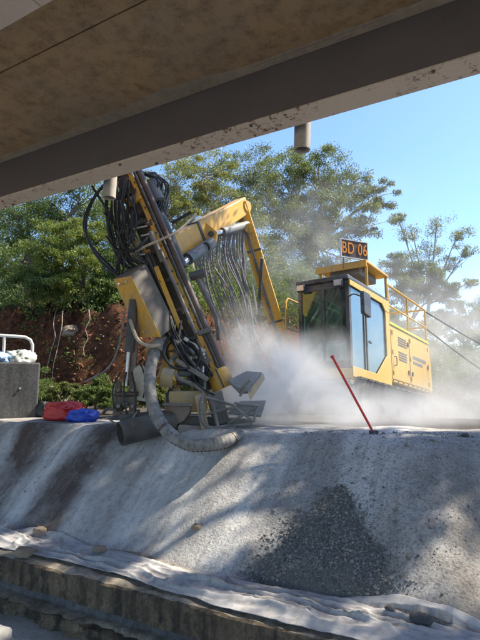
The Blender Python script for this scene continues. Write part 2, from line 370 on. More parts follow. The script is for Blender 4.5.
def build(mb, name, mat_, parent=None, **kw):
    me = bpy.data.meshes.new(name); me.from_pydata(mb.v, [], mb.f); me.update()
    return finish(me, mat_, name, parent, **kw)
def np_mesh(name, V, F, mat_, parent=None, **kw):
    """numpy verts (n,3), faces (m,k) of equal size"""
    me = bpy.data.meshes.new(name); V = np.asarray(V, dtype=np.float64); F = np.asarray(F, dtype=np.int32)
    k = F.shape[1]
    me.vertices.add(len(V)); me.vertices.foreach_set('co', V.ravel())
    me.loops.add(F.size); me.loops.foreach_set('vertex_index', F.ravel())
    me.polygons.add(len(F)); me.polygons.foreach_set('loop_start', np.arange(0, F.size, k, dtype=np.int32))
    me.polygons.foreach_set('loop_total', np.full(len(F), k, dtype=np.int32)) if False else None
    me.update(calc_edges=True); me.validate()
    return finish(me, mat_, name, parent, **kw)
def empty(name, loc):
    o = bpy.data.objects.new(name, None); COL.objects.link(o); o.location = loc; o.empty_display_size = 0.2; return o
def tag(o, label=None, cat=None, group=None, kind=None):
    if label: o['label'] = label
    if cat: o['category'] = cat
    if group: o['group'] = group
    if kind: o['kind'] = kind
    return o
def grid_faces(nx, ny):
    i = np.arange(nx - 1)[:, None]; j = np.arange(ny - 1)[None, :]
    a = (i * ny + j); F = np.stack([a, a + ny, a + ny + 1, a + 1], -1)
    return F.reshape(-1, 4)
def fbm(x, y, z=0.0, o=4): return noise.fractal(Vector((x, y, z)), 1.0, 2.0, o)

# ------------------------------------------------------------------ terrain shape
BASE_Z, BASE_Y, LEDGE_Y, FLOOR_Z = -1.05, 3.52, 3.03, -1.5
def crest_y(x):
    x = max(-9.0, min(4.0, x)); return 4.44 + 0.14 * (x + 6.36)
HEAP = at(342, 488, 4.62)
def slope_raw(x, y):
    yc = crest_y(x); t = (yc - y) / (yc - BASE_Y)
    if t < 0:
        z = 0.0
        k = 0.0
    else:
        r = 0.10; z = BASE_Z * (t - r * (1 - math.exp(-t / r))) / (1 - r * (1 - math.exp(-1 / r)))
        k = min(1.0, t / 0.25) * (1.0 if t < 0.8 else max(0.0, 1 - (t - 0.8) / 0.35) * 0.8 + 0.2)
    sc = 0.30 * noise.noise(Vector((x * 0.95 + 0.2 * y, y * 0.13, 3.1))) + 0.055 * noise.noise(Vector((x * 2.4 + 0.2 * y, y * 0.3, 9.7)))
    ln = 0.024 * fbm(x * 2.2, y * 2.2, 5.0, 5)
    edge = 0.035 * noise.noise(Vector((x * 1.7, y * 1.7, 20.0)))
    return z + sc * k + ln * (0.3 + 0.7 * k) + edge * (1 - k)
def slope_z(x, y): return slope_raw(x, y)
def bank_y(x):
    pts = [(-60, 6.0), (-14, 7.6), (-10, 8.6), (-7.5, 10.4), (-6.0, 13.0), (-3.0, 16.0), (2.0, 19.0), (10, 22.0), (60, 40.0)]
    for (a, ya), (b, yb) in zip(pts, pts[1:]):
        if x <= b: return ya + (yb - ya) * max(0.0, (x - a)) / (b - a)
    return 40.0
def ground_z(x, y):
    z = -0.105 * min(5.0, max(0.0, y - 8.6)) * (0.5 + 0.5 * math.tanh(x + 6.5))
    d = y - bank_y(x) + 0.5 * noise.noise(Vector((x * 0.6, y * 0.6, 1.0)))
    if d > 0:
        hmax = 2.5 if x < -6 else 1.2
        f = min(1.0, d / 1.1); f = f * f * (3 - 2 * f)
        z += hmax * f + (0.2 - 0.11 * math.tanh((x + 6) * 0.4)) * min(max(0, d - 0.6), 14.0)
        z += 0.22 * fbm(x * 0.9, y * 0.9, 2.0) * min(1.0, d)
        if d < 2.5: z += 0.42 * fbm(x * 2.4, y * 2.4, 8.0) * f
    return z

# bench and hillside, one sheet to the horizon
xs = np.concatenate([[-900, -400, -200, -120, -80, -50, -35], np.arange(-25, -16, 0.7), np.arange(-16, 2, 0.13), np.arange(2, 16, 0.6), [20, 30, 45, 70, 110, 200, 400, 900]])
ss = np.concatenate([[0.05], np.arange(0.3, 3, 0.3), np.arange(3, 9.5, 0.14), np.arange(9.5, 30, 0.6), [35, 45, 60, 80, 120, 200, 400, 900]])
V = np.empty((len(xs), len(ss), 3))
for i, x in enumerate(xs):
    yc = crest_y(x)
    for j, s_ in enumerate(ss):
        V[i, j] = (x, yc + s_, ground_z(x, yc + s_) - (0.06 if s_ < 1.4 else 0.0))
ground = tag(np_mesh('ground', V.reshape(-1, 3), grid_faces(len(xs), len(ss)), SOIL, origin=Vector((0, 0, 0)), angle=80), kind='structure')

# rock slope in front of it
xs = np.concatenate([np.arange(-40, -11, 1.0), np.arange(-11, 2.5, 0.035), np.arange(2.5, 25, 1.0)])
ts = np.concatenate([np.linspace(-0.75, 0.0, 22), np.linspace(0.012, 1.08, 80)])
V = np.empty((len(xs), len(ts), 3))
for i, x in enumerate(xs):
    yc = crest_y(x)
    for j, t_ in enumerate(ts):
        y = yc - t_ * (yc - BASE_Y) if t_ >= 0 else yc - t_ * 1.9
        z = slope_z(x, y)
        if t_ < 0: z += 0.0 - 0.08 * max(0, (-t_ - 0.5) / 0.25)
        V[i, j] = (x, y, z)
rock_slope = tag(np_mesh('rock_slope', V.reshape(-1, 3), grid_faces(len(xs), len(ts))[:, ::-1], SLOPE, origin=Vector((0, 0, -1.1)), angle=80), kind='structure')

# floor under the bridge
xs = np.concatenate([np.arange(-40, -9, 1.5), np.arange(-9, 2, 0.1), np.arange(2, 30, 1.5)]); ys = np.concatenate([np.arange(-30, 1, 1.5), np.arange(1, 3.6, 0.08)])
V = np.array([[(x, y, FLOOR_Z + 0.05 * fbm(x * 1.4, y * 1.4, 4.0) + 0.02 * fbm(x * 6, y * 6, 6.0)) for y in ys] for x in xs])
tag(np_mesh('floor', V.reshape(-1, 3), grid_faces(len(xs), len(ys)), FLOORC, origin=Vector((0, 0, FLOOR_Z)), angle=80), kind='structure')

# ------------------------------------------------------------------ concrete ledge (broken face, two courses)
def rough_face_bar(x0, x1, yf, yb, z0, z1, amp, seed, dx=0.05):
    xs = np.arange(x0, x1 + dx, dx); prof = []
    nz = 9
    for k in range(nz): prof.append((0, k / (nz - 1)))          # front face, bottom to top
    for k in range(1, 6): prof.append((k / 5, 1.0))             # top
    V = np.empty((len(xs), len(prof), 3))
    for i, x in enumerate(xs):
        for j, (a, b) in enumerate(prof):
            y = yf + (yb - yf) * a; z = z0 + (z1 - z0) * b
            if a == 0:
                n1 = noise.fractal(Vector((x * 3.0, z * 7.0, seed)), 0.8, 2.1, 5)
                n1 = noise.fractal(Vector((x * 7.0, z * 16.0, seed)), 0.7, 2.1, 4)
                y += 0.6 * amp * n1 + 0.25 * amp * noise.noise(Vector((x * 2, z * 6, seed)))
                if b > 0.99: y += 0.02; z -= 0.015 + 0.02 * abs(noise.noise(Vector((x * 5, 0, seed))))
            else: z += 0.012 * fbm(x * 2.5, y * 5, seed)
            V[i, j] = (x, y, z)
    return V.reshape(-1, 3), grid_faces(len(xs), len(prof))
ledge = tag(empty('concrete_ledge', (-2, LEDGE_Y, FLOOR_Z)), 'weathered concrete ledge with a broken dark front face below the white fabric', 'ledge')
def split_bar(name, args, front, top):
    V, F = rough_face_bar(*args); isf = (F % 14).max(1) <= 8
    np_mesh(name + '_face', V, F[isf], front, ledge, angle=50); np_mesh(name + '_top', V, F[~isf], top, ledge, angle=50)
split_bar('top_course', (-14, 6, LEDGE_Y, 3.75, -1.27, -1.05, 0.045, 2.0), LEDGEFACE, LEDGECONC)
V, F = rough_face_bar(-14, 6, LEDGE_Y + 0.07, 3.3, -1.37, -1.275, 0.03, 7.0); np_mesh('joint_course', V, F, BLOCKCONC, ledge, angle=50)
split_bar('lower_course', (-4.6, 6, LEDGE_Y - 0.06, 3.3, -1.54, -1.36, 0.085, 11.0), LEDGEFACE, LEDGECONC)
V, F = rough_face_bar(-14, -4.6, LEDGE_Y + 0.02, 3.3, -1.54, -1.36, 0.05, 14.0); np_mesh('lower_course', V, F, BLOCKCONC, ledge, angle=50)

# ------------------------------------------------------------------ bridge
GZ0, GZ1 = 2.78, 3.37
BX0, BX1 = -34.0, 14.0
bridge = tag(empty('road_bridge', (-6, 0, FLOOR_Z)), 'steel girder road bridge with stained concrete deck overhead', 'bridge')
girder_ys = [3.61, 1.60, -0.41, -2.42]
def bar_x(x0, x1, y0, y1, z0, z1): return MB().aabb(x0, x1, y0, y1, z0, z1)
for gi, gy in enumerate(girder_ys):
    web = build(bar_x(BX0, BX1, gy - 0.008, gy + 0.008, GZ0 + 0.022, GZ1 + 0.02), 'girder_web', GIRDER, bridge, smooth=False)
    seams = [BX0, -16.2, -9.35, -2.35, 4.4, BX1]
    for a, b in zip(seams, seams[1:]):
        build(bar_x(a + 0.004, b - 0.004, gy - 0.12, gy + 0.12, GZ0, GZ0 + 0.022), 'bottom_flange', FLANGE, bridge, smooth=False, bevel=0.004)
    build(bar_x(BX0, BX1, gy - 0.07, gy + 0.07, GZ1 - 0.012, GZ1 + 0.004), 'top_flange', GIRDER, bridge, smooth=False)
    if gi == 0:
        rnd = random.Random(4)
        for k in range(9):     # bolt heads along the flange
            x = -8.0 + k * 1.05 + rnd.uniform(-0.5, 0.5); y = gy + rnd.choice((-0.09, -0.085, 0.07))
            build(MB().tube([(x, y, GZ0 + 0.002), (x, y, GZ0 - 0.012)], 0.016, 6), 'bolt_head', BROWNSTEEL, bridge, smooth=False)
        for x in (-6.6, 1.2):
            pass
# deck of precast slabs with joints along the span
edges = [-3.4, -1.6, 0.5, 2.50, 4.12]
for a, b in zip(edges, edges[1:]):
    build(bar_x(BX0, BX1, a + 0.005, b - 0.005, GZ1 + 0.006, GZ1 + 0.24), 'deck_slab', SOFFIT, bridge, smooth=False, bevel=0.006)
# ragged mortar haunch between web and slab
xs = np.arange(-12, 3, 0.05); V = []
for x in xs:
    w = max(0.01, 0.02 + 0.11 * fbm(x * 0.8, 0.3, 1.0) + 0.03 * fbm(x * 5, 0, 2.0))
    V += [(x, 3.61 - 0.075 - w, GZ1 + 0.009), (x, 3.61 - 0.07 - w * 0.4, GZ1 - 0.01), (x, 3.597, GZ1 - 0.028)]
np_mesh('mortar_haunch', np.array(V), grid_faces(len(xs), 3), PALECONC, bridge, angle=60)
build(bar_x(BX0, BX1, 3.92, 4.12, GZ1 + 0.245, GZ1 + 0.47), 'kerb', PALECONC, bridge, smooth=False, bevel=0.01)
build(bar_x(BX0, BX1, -3.4, -3.2, GZ1 + 0.245, GZ1 + 0.47), 'kerb', PALECONC, bridge, smooth=False, bevel=0.01)
for k in range(24):
    x = BX0 + 1 + k * 2.0
    build(bar_x(x - 0.06, x + 0.06, 3.97, 4.07, GZ1 + 0.472, GZ1 + 1.3), 'railing_post', GREYPAINT, bridge, smooth=False)
for z in (0.75, 1.2):
    build(bar_x(BX0, BX1, 4.072, 4.11, GZ1 + z - 0.08, GZ1 + z + 0.08), 'guard_rail', GREYPAINT, bridge, smooth=False)
for px, py in ((302, 150), (109, 198)):
    # solve for the pipe standing at y = 3.93
    lo, hi = 2.0, 12.0
    for _ in range(50):
        D = (lo + hi) / 2
        if at(px, py, D).y < 3.93: lo = D
        else: hi = D
    p = at(px, py, D); tilt = Vector((-0.03, 0.0, 0))
    ring = MB(); n = 20
    top = Vector((p.x, 3.93, GZ1 + 0.004)) - tilt
    ring.tube([top, p], 0.076, n, False); ring.tube([top, p], 0.064, n, False)
    b0 = 2 * n
    for k in range(n): k2 = (k + 1) % n; ring.f.append((n + k, n + k2, 3 * n + k2, 3 * n + k))
    build(ring, 'drain_pipe', PIPEMAT, bridge)
# pier and crosshead out at the right-hand end
build(bar_x(7.4, 8.3, -3.0, 3.7, 2.05, GZ0 - 0.004), 'crosshead', PALECONC, bridge, smooth=False, bevel=0.02)
for y in (-1.8, 2.2):
    build(MB().tube([(7.85, y, FLOOR_Z - 0.1), (7.85, y, 2.048)], 0.4, 24), 'pier_column', PALECONC, bridge)
build(bar_x(BX0 - 0.8, BX0 - 0.004, -3.6, 4.3, FLOOR_Z - 0.2, GZ1 + 0.2), 'abutment', PALECONC, bridge, smooth=False)
# ------------------------------------------------------------------ drill rig: frame of reference
_o = at(352, 390, 8.9); RIGX, RIGY = _o.x, _o.y
RB = Vector((0.173, 0.985, 0)).normalized()       # towards the rear
RQ = Vector((-RB.y, RB.x, 0))                     # towards its right-hand side
TILT = 0.105                                      # stands nose-up
def rg(p, q, z): return Vector((RIGX, RIGY, 0)) + RB * p + RQ * q + Vector((0, 0, z - TILT * p))
RBt = (RB - Vector((0, 0, TILT))).normalized(); RU = Vector((0, 0, 1))
def rbox(mb, p0, p1, q0, q1, z0, z1):
    c = rg((p0 + p1) / 2, (q0 + q1) / 2, (z0 + z1) / 2)
    return mb.box(c, (RB - Vector((0, 0, TILT))) * ((p1 - p0) / 2), RQ * ((q1 - q0) / 2), RU * ((z1 - z0) / 2))
def rpart(name, mat_, parent, *dims, bevel=0.012):
    mb = MB(); rbox(mb, *dims); return build(mb, name, mat_, parent, bevel=bevel, smooth=False)
viewside0 = Vector((_c, _s, 0))
rig = tag(empty('drill_rig', rg(2.2, 1.1, 0)), 'dusty yellow crawler drill rig with leaning mast and cab marked BD 06', 'drill rig')

# undercarriage
for q0, q1 in ((-0.12, 0.33), (1.85, 2.3)):
    prof = []
    for k in range(9): a = math.pi / 2 + math.pi * k / 8; prof.append((0.35 + 0.33 * math.cos(a), 0.35 + 0.33 * math.sin(a)))
    for k in range(9): a = -math.pi / 2 + math.pi * k / 8; prof.append((3.75 + 0.33 * math.cos(a), 0.35 + 0.33 * math.sin(a)))
    track = build(MB().prism([rg(p, q0 + 0.05, z) for p, z in prof], RQ * (q1 - q0 - 0.1)), 'track', DARKSTEEL, rig)
    for k in range(22):     # grouser shoes top and bottom
        p = 0.3 + (k % 11) * 0.33; z = 0.70 if k < 11 else 0.0
        mb = MB(); rbox(mb, p - 0.13, p + 0.13, q0, q1, z - 0.018, z + 0.018); build(mb, 'track_shoe', DARKSTEEL, track, smooth=False)
    for p in (0.35, 3.75, 1.2, 2.05, 2.9):
        r_ = 0.26 if p in (0.35, 3.75) else 0.13; z = 0.35 if r_ > 0.2 else 0.2
        build(MB().tube([rg(p, q0 - 0.02, z), rg(p, q0 + 0.1, z)], r_, 18), 'track_wheel', DARKSTEEL, track)
rpart('chassis', DARKSTEEL, rig, 0.1, 4.4, 0.35, 1.85, 0.3, 0.82)
rpart('deck_platform', GREYPAINT, rig, -0.05, 1.86, 0.0, 2.25, 0.56, 0.64)

# engine housing with sloped corner, louvres, door seams
prof = [(1.9, 0.83), (4.5, 0.83), (4.62, 0.95), (4.62, 1.92), (4.45, 2.08), (1.9, 2.08)]
housing = build(MB().prism([rg(p, 0.0, z) for p, z in prof], RQ * 2.25), 'engine_housing', YELLOW_CLEAN, rig, smooth=False, bevel=0.02)
for k in range(8):
    z = 1.36 + k * 0.055 + (0.11 if k > 3 else 0)
    mb = MB(); rbox(mb, 2.35, 2.85, -0.018, -0.002, z, z + 0.03); build(mb, 'louvre', DARKSTEEL, housing, smooth=False)
for a, b in ((1.96, 3.02), (3.06, 4.4)):
    mb = MB(); rbox(mb, a, b, -0.012, -0.001, 0.9, 1.98); build(mb, 'access_door', YELLOW_CLEAN, housing, smooth=False, bevel=0.006)
for p_, z_ in ((2.9, 1.1), (3.14, 1.1), (2.9, 1.75), (4.25, 1.4)):
    mb = MB(); rbox(mb, p_, p_ + 0.06, -0.035, -0.013, z_, z_ + 0.1); build(mb, 'latch', DARKSTEEL, housing, smooth=False)
for p_ in (2.02, 3.1, 4.34):
    for z_ in (1.0, 1.45, 1.88):
        mb = MB(); rbox(mb, p_ - 0.02, p_ + 0.03, -0.032, -0.013, z_, z_ + 0.09); build(mb, 'hinge', YELLOW_CLEAN, housing, smooth=False, bevel=0.005)
mb = MB(); rbox(mb, 3.25, 4.15, -0.016, -0.0125, 1.52, 1.6); build(mb, 'decal_stripe', BLUEGREY, housing, smooth=False)
mb = MB(); rbox(mb, 3.25, 3.9, -0.016, -0.0125, 1.40, 1.47); build(mb, 'decal_stripe', BLUEGREY, housing, smooth=False)
build(MB().tube(smooth_path([rg(2.1, -0.013, 1.2), rg(2.1, -0.06, 1.22), rg(2.1, -0.06, 1.38), rg(2.1, -0.013, 1.4)]), 0.012, 6), 'grab_handle', DARKSTEEL, housing)
for k in range(9): build(MB().tube([rg(1.98 + k * 0.3, -0.002, 0.865), rg(1.98 + k * 0.3, -0.02, 0.865)], 0.016, 6), 'bolt', DARKSTEEL, housing, smooth=False)
mb = MB(); rbox(mb, 1.9, 4.45, -0.02, 0.05, 2.085, 2.135); build(mb, 'toe_board', LIME, housing, smooth=False)
# handrail on the housing, near and far side
for q in (0.03, 2.2):
    hr = build(MB().tube([rg(1.95, q, 2.98), rg(4.45, q, 2.98)], 0.024, 8), 'handrail', YELLOW_CLEAN, rig)
    build(MB().tube([rg(1.95, q, 2.52), rg(4.45, q, 2.52)], 0.02, 8), 'mid_rail', YELLOW_CLEAN, hr)
    for p in (1.97, 3.15, 4.43):
        build(MB().tube([rg(p, q, 2.08), rg(p, q, 2.98)], 0.024, 8), 'rail_post', YELLOW_CLEAN, hr)
hr = build(MB().tube([rg(4.43, 0.03, 2.98), rg(4.43, 2.2, 2.98)], 0.024, 8), 'handrail', YELLOW_CLEAN, rig)
build(MB().tube([rg(4.43, 0.03, 2.52), rg(4.43, 2.2, 2.52)], 0.02, 8), 'mid_rail', YELLOW_CLEAN, hr)

# cab
cab = build(rbox(MB(), 0.0, 1.87, 0.0, 1.12, 0.66, 0.86), 'cab', YELLOW_CLEAN, rig, smooth=False, bevel=0.015)
def cpart(name, mat_, *d, bevel=0.008):
    mb = MB(); rbox(mb, *d); return build(mb, name, mat_, cab, smooth=False, bevel=bevel)
cpart('roof', BLACKFRAME, -0.06, 1.87, -0.02, 1.14, 2.53, 2.62, bevel=0.02)
for q0, q1 in ((0.0, 0.075), (1.045, 1.12)):
    cpart('front_pillar', BLACKFRAME, 0.0, 0.09, q0, q1, 0.862, 2.528)
cpart('front_mullion', BLACKFRAME, 0.005, 0.05, 0.53, 0.59, 0.862, 2.528)
cpart('front_header', BLACKFRAME, 0.003, 0.07, 0.077, 1.043, 2.4, 2.527)
cpart('front_sill', BLACKFRAME, 0.003, 0.07, 0.077, 1.043, 0.863, 1.0)
for q0, q1 in ((0.078, 0.528), (0.592, 1.042)):
    cpart('windscreen', WINDSHIELD, 0.022, 0.03, q0, q1, 1.002, 2.398, bevel=0)
cpart('rear_wall', INTERIOR, 1.8, 1.868, 0.06, 1.06, 0.862, 2.528)
mb = MB().prism([rg(p, 1.06, z) for p, z in ((0.09, 0.87), (1.8, 0.87), (1.8, 2.52), (0.09, 2.52))], RQ * 0.012)
build(mb, 'side_window', glassmat('far_window_glass', (0.5, 0.75, 0.66), 0.6, 0.1), cab, smooth=False)
# near side: blue pane with a cut lower corner inside a yellow surround
pane = [(0.1, 0.9), (1.12, 0.9), (1.66, 1.35), (1.66, 2.3), (1.5, 2.42), (0.1, 2.42)]
build(MB().prism([rg(p, 0.012, z) for p, z in pane], RQ * 0.02), 'side_window', SIDEGLASS, cab, smooth=False)
build(MB().prism([rg(p, 0.0, z) for p, z in ((0.0, 2.425), (1.5, 2.425), (1.67, 2.3), (1.868, 2.3), (1.868, 2.56), (0.0, 2.529))], -RQ * 0.03), 'window_surround', YELLOW_CLEAN, cab, smooth=False, bevel=0.01)
build(MB().prism([rg(p, 0.0, z) for p, z in ((1.67, 2.298), (1.868, 2.298), (1.868, 0.7), (0.02, 0.7), (0.02, 0.895), (1.125, 0.895), (1.67, 1.34))], -RQ * 0.026), 'window_surround', YELLOW_CLEAN, cab, smooth=False, bevel=0.01)
for p in (0.62, 0.72):
    cpart('door_frame_bar', BLUEGREY, p, p + 0.035, -0.012, 0.011, 0.9, 2.42, bevel=0.004)
cpart('door_handle', BLACKFRAME, 0.76, 0.86, -0.05, -0.014, 1.45, 1.5)
# mirror
mir = build(MB().prism([rg(-0.22 + a, -0.33 + 0.02 * b, z) for a, b, z in ((0.0, 0, 1.78), (0.26, 0, 1.76), (0.28, 0, 1.8), (0.28, 0, 2.16), (0.25, 0, 2.2), (0.0, 0, 2.2), (-0.02, 0, 2.16), (-0.02, 0, 1.82))], -RQ * 0.08), 'mirror', BLACKFRAME, cab, smooth=False, bevel=0.015)
build(MB().tube(smooth_path([rg(0.02, 0.02, 2.2), rg(-0.1, -0.15, 2.2), rg(-0.09, -0.33, 2.12)]), 0.014, 8), 'mirror_arm', BLACKFRAME, cab)
# lamps under the roof edge, wiper
for q in (0.16, 0.98):
    lamp = build(rbox(MB(), -0.14, -0.062, q - 0.09, q + 0.09, 2.38, 2.52), 'work_lamp', BLACKFRAME, cab, smooth=False, bevel=0.02)
    build(rbox(MB(), -0.148, -0.141, q - 0.075, q + 0.075, 2.4, 2.505), 'lens', PALEMETAL, lamp, smooth=False)
build(MB().tube([rg(0.0, 0.8, 1.0), rg(-0.01, 0.9, 1.75)], 0.01, 6), 'wiper', BLACKFRAME, cab)
# inside
cpart('seat', INTERIOR, 0.95, 1.5, 0.3, 0.85, 0.87, 1.3, bevel=0.04); cpart('seat_back', INTERIOR, 1.4, 1.55, 0.32, 0.83, 1.3, 2.05, bevel=0.04)
cpart('console', INTERIOR, 0.35, 0.9, 0.12, 0.28, 0.87, 1.45, bevel=0.03); cpart('control_screen', RED, 0.42, 0.46, 0.3, 0.45, 1.42, 1.55)
cpart('screen_post', INTERIOR, 0.3, 0.36, 0.42, 0.48, 0.87, 1.42); cpart('screen', DARKSTEEL, 0.24, 0.29, 0.3, 0.56, 1.45, 1.68)
# canopy above the cab
can = build(rbox(MB(), 0.82, 1.95, -0.02, 1.16, 3.12, 3.17), 'canopy', YELLOW, rig, smooth=False, bevel=0.008)
for p, q in ((0.9, 0.03), (1.9, 0.03), (0.9, 1.1), (1.9, 1.1)):
    build(MB().tube([rg(p, q, 2.62 if p < 1.8 else 2.3), rg(p, q, 3.12)], 0.03, 8), 'canopy_post', YELLOW, can)
build(rbox(MB(), 0.79, 0.818, -0.02, 1.16, 3.03, 3.17), 'front_lip', YELLOW, can, smooth=False)
build(rbox(MB(), 0.95, 1.8, 0.2, 0.9, 2.95, 3.11), 'roof_unit', GREYPAINT, can, smooth=False, bevel=0.03)
# number sign
def text_mesh(txt, size):
    cu = bpy.data.curves.new('t', 'FONT'); cu.body = txt; cu.size = size; cu.extrude = 0.004; cu.offset = 0.0; cu.resolution_u = 4; cu.align_x = 'CENTER'; cu.align_y = 'CENTER'; cu.space_character = 1.08
    ob = bpy.data.objects.new('t', cu); COL.objects.link(ob)
    dg = bpy.context.evaluated_depsgraph_get(); me = bpy.data.meshes.new_from_object(ob.evaluated_get(dg))
    bpy.data.objects.remove(ob); bpy.data.curves.remove(cu); return me
sg0 = at(341.5, 256.0, 9.42); SX = (viewside0 * math.cos(R(22)) + Vector((-_s, _c, 0)) * math.sin(R(22))); SX.z = -0.03; SX.normalize(); SZ = Vector((0, 0, 1)); SN = SX.cross(SZ).normalized()
def sp(u, v, w=0.0): return sg0 + SX * u + SZ * v + SN * w
SWD, SHT = 0.62, 0.35
sign = build(MB().box(sp(SWD / 2, SHT / 2), SX * SWD / 2, SZ * SHT / 2, SN * 0.012), 'number_sign', SIGNDARK, rig, smooth=False)
for (u0, u1, v0, v1) in ((-.022, SWD + .022, SHT + .001, SHT + .022), (-.022, SWD + .022, -.022, -.001), (-.022, -.001, 0, SHT), (SWD + .001, SWD + .022, 0, SHT)):
    build(MB().box(sp((u0 + u1) / 2, (v0 + v1) / 2), SX * (u1 - u0) / 2, SZ * (v1 - v0) / 2, SN * 0.02), 'sign_frame', WHITEPAINT, sign, smooth=False)
me = text_mesh('BD 06', 0.265)
M3 = Matrix((SX, SN.cross(SX), SN)).transposed()
me.transform(Matrix.Translation(sp(SWD / 2, SHT / 2, 0.018)) @ M3.to_4x4() @ Matrix.Diagonal((0.86, 1.3, 1, 1)))
finish(me, ORANGE, 'lettering', sign, smooth=False)
for u in (0.06, SWD - 0.06):
    p_ = sp(u, 0, -0.03); build(MB().tube([p_ - Vector((0, 0, 0.25)), p_ + Vector((0, 0, 0.3))], 0.015, 6), 'sign_stay', GREYPAINT, sign)
# access ladder rails on the cab's far side
for q in (1.25, 1.62):
    pts = [rg(0.3, q, 1.2), rg(0.3, q, 2.35), rg(0.38, q, 2.45), rg(1.2, q, 2.45), rg(1.28, q, 2.35), rg(1.28, q, 0.65)]
    lad = build(MB().tube(pts, 0.022, 8), 'grab_rail', YELLOW_CLEAN, rig)
    build(MB().tube([rg(0.3, q, 1.8), rg(1.28, q, 1.8)], 0.02, 8), 'mid_rail', YELLOW_CLEAN, lad)
    build(MB().tube([rg(0.3, q, 1.25), rg(1.28, q, 1.25)], 0.02, 8), 'mid_rail', YELLOW_CLEAN, lad)
# cables trailing from the rear rail to the right
for a, b in ((rg(4.43, 0.03, 2.95), at(510, 358, 13.4)), (rg(4.43, 0.03, 2.5), at(510, 388, 13.4))):
    build(MB().tube(smooth_path([a, a.lerp(b, .5) - Vector((0, 0, .06)), b]), 0.02, 6), 'trailing_cable', RUBBER, rig)

# ------------------------------------------------------------------ boom
foot, elbow, wrist = at(288, 362, 10.0), at(241, 207, 8.5), at(170, 249, 7.0)
viewside = Vector((_c, _s, 0))
boom_axis = (elbow - foot).normalized()
lb = build(MB().beam(foot, elbow + boom_axis * 0.1, 0.30, 0.34, viewside, 0.25, 0.26), 'lower_boom', YELLOW, rig, smooth=False, bevel=0.02)
build(MB().tube([elbow + RQ * 0.16 - boom_axis * 0.02, elbow - RQ * 0.16 - boom_axis * 0.02], 0.1, 16), 'elbow_pin', YELLOW, lb)
build(MB().tube([at(249, 228, 8.3), at(249, 228, 8.7)], 0.085, 14), 'cylinder_lug', YELLOW, lb)
build(MB().tube([at(262, 258, 8.6), at(258, 320, 9.3)], 0.03, 8), 'pipe', DARKSTEEL, lb)
build(MB().tube([at(252, 282, 8.7), at(257, 314, 9.1)], 0.022, 8), 'pale_pipe', PALEMETAL, lb)
build(MB().tube([foot + RQ * 0.3, foot - RQ * 0.3], 0.2, 16), 'boom_foot_pin', DARKSTEEL, lb)
for t_ in (0.3, 0.75):
    c_ = foot.lerp(elbow, t_); build(MB().beam(c_ - boom_axis * 0.02, c_ + boom_axis * 0.02, 0.30 - 0.04 * t_, 0.36 - 0.06 * t_, viewside), 'pipe_clamp', DARKSTEEL, lb, smooth=False)
for o_ in (-0.07, -0.03):
    n_ = -viewside.cross(Vector((0, 0, 1))).normalized() * -1
    toward = (Vector((0, 0, EYE)) - foot.lerp(elbow, .5)); toward = (toward - boom_axis * toward.dot(boom_axis)).normalized()
    build(MB().tube([foot.lerp(elbow, .1) + toward * 0.19 + viewside * o_, elbow + toward * 0.16 + viewside * o_ * .8], 0.014, 7), 'hydraulic_pipe', DARKSTEEL if o_ > 0 else GREYPAINT, lb)
rpart('boom_pedestal', DARKSTEEL, rig, 0.1, 1.3, 1.25, 2.0, 0.6, 0.95)
arm_ax = (elbow - wrist).normalized()
ub = build(MB().beam(wrist, elbow + arm_ax * 0.06, 0.3, 0.36, arm_ax.cross(Vector((0, 0, 1))), 0.26, 0.30), 'upper_boom', YELLOW, rig, smooth=False, bevel=0.02)
build(MB().beam(wrist - arm_ax * 0.16, wrist + arm_ax * 0.02, 0.36, 0.42, arm_ax.cross(Vector((0, 0, 1)))), 'boom_end_plate', BLUEGREY, ub, smooth=False, bevel=0.02)
build(MB().beam(wrist + arm_ax * 0.65, wrist + arm_ax * 0.7, 0.32, 0.38, arm_ax.cross(Vector((0, 0, 1)))), 'hose_strap', DARKSTEEL, ub, smooth=False)
build(MB().prism([at(205, 222, 7.45), at(217, 232, 7.45), at(215, 240, 7.45), at(205, 238, 7.45), at(199, 230, 7.45)], -viewside.cross(Vector((0, 0, 1))) * 0.3), 'cylinder_lug', YELLOW, ub, smooth=False)
build(MB().tube([at(211, 234, 7.43), at(211, 234, 7.8)], 0.05, 12), 'lug_pin', DARKSTEEL, ub)
cy = build(MB().tube([at(222, 232, 7.8), at(247, 225, 8.45)], 0.075, 16), 'lift_cylinder', BLUEGREY, rig)
build(MB().tube([at(211, 235, 7.55), at(222, 232, 7.8)], 0.045, 12), 'piston_rod', CHROME, cy)
cy = build(MB().tube([at(188, 259, 7.0), at(212, 243, 7.4)], 0.095, 16), 'tilt_cylinder', BLUEGREY, rig)
build(MB().tube([at(181, 265, 6.85), at(188, 259, 7.0)], 0.055, 12), 'piston_rod', CHROME, cy)
build(MB().tube([at(180, 266, 6.7), at(180, 266, 7.0)], 0.06, 12), 'cylinder_eye', PALEMETAL, cy)
build(MB().tube([at(206, 247, 7.2), at(212, 243, 7.45)], 0.07, 12), 'gland', DARKSTEEL, cy)
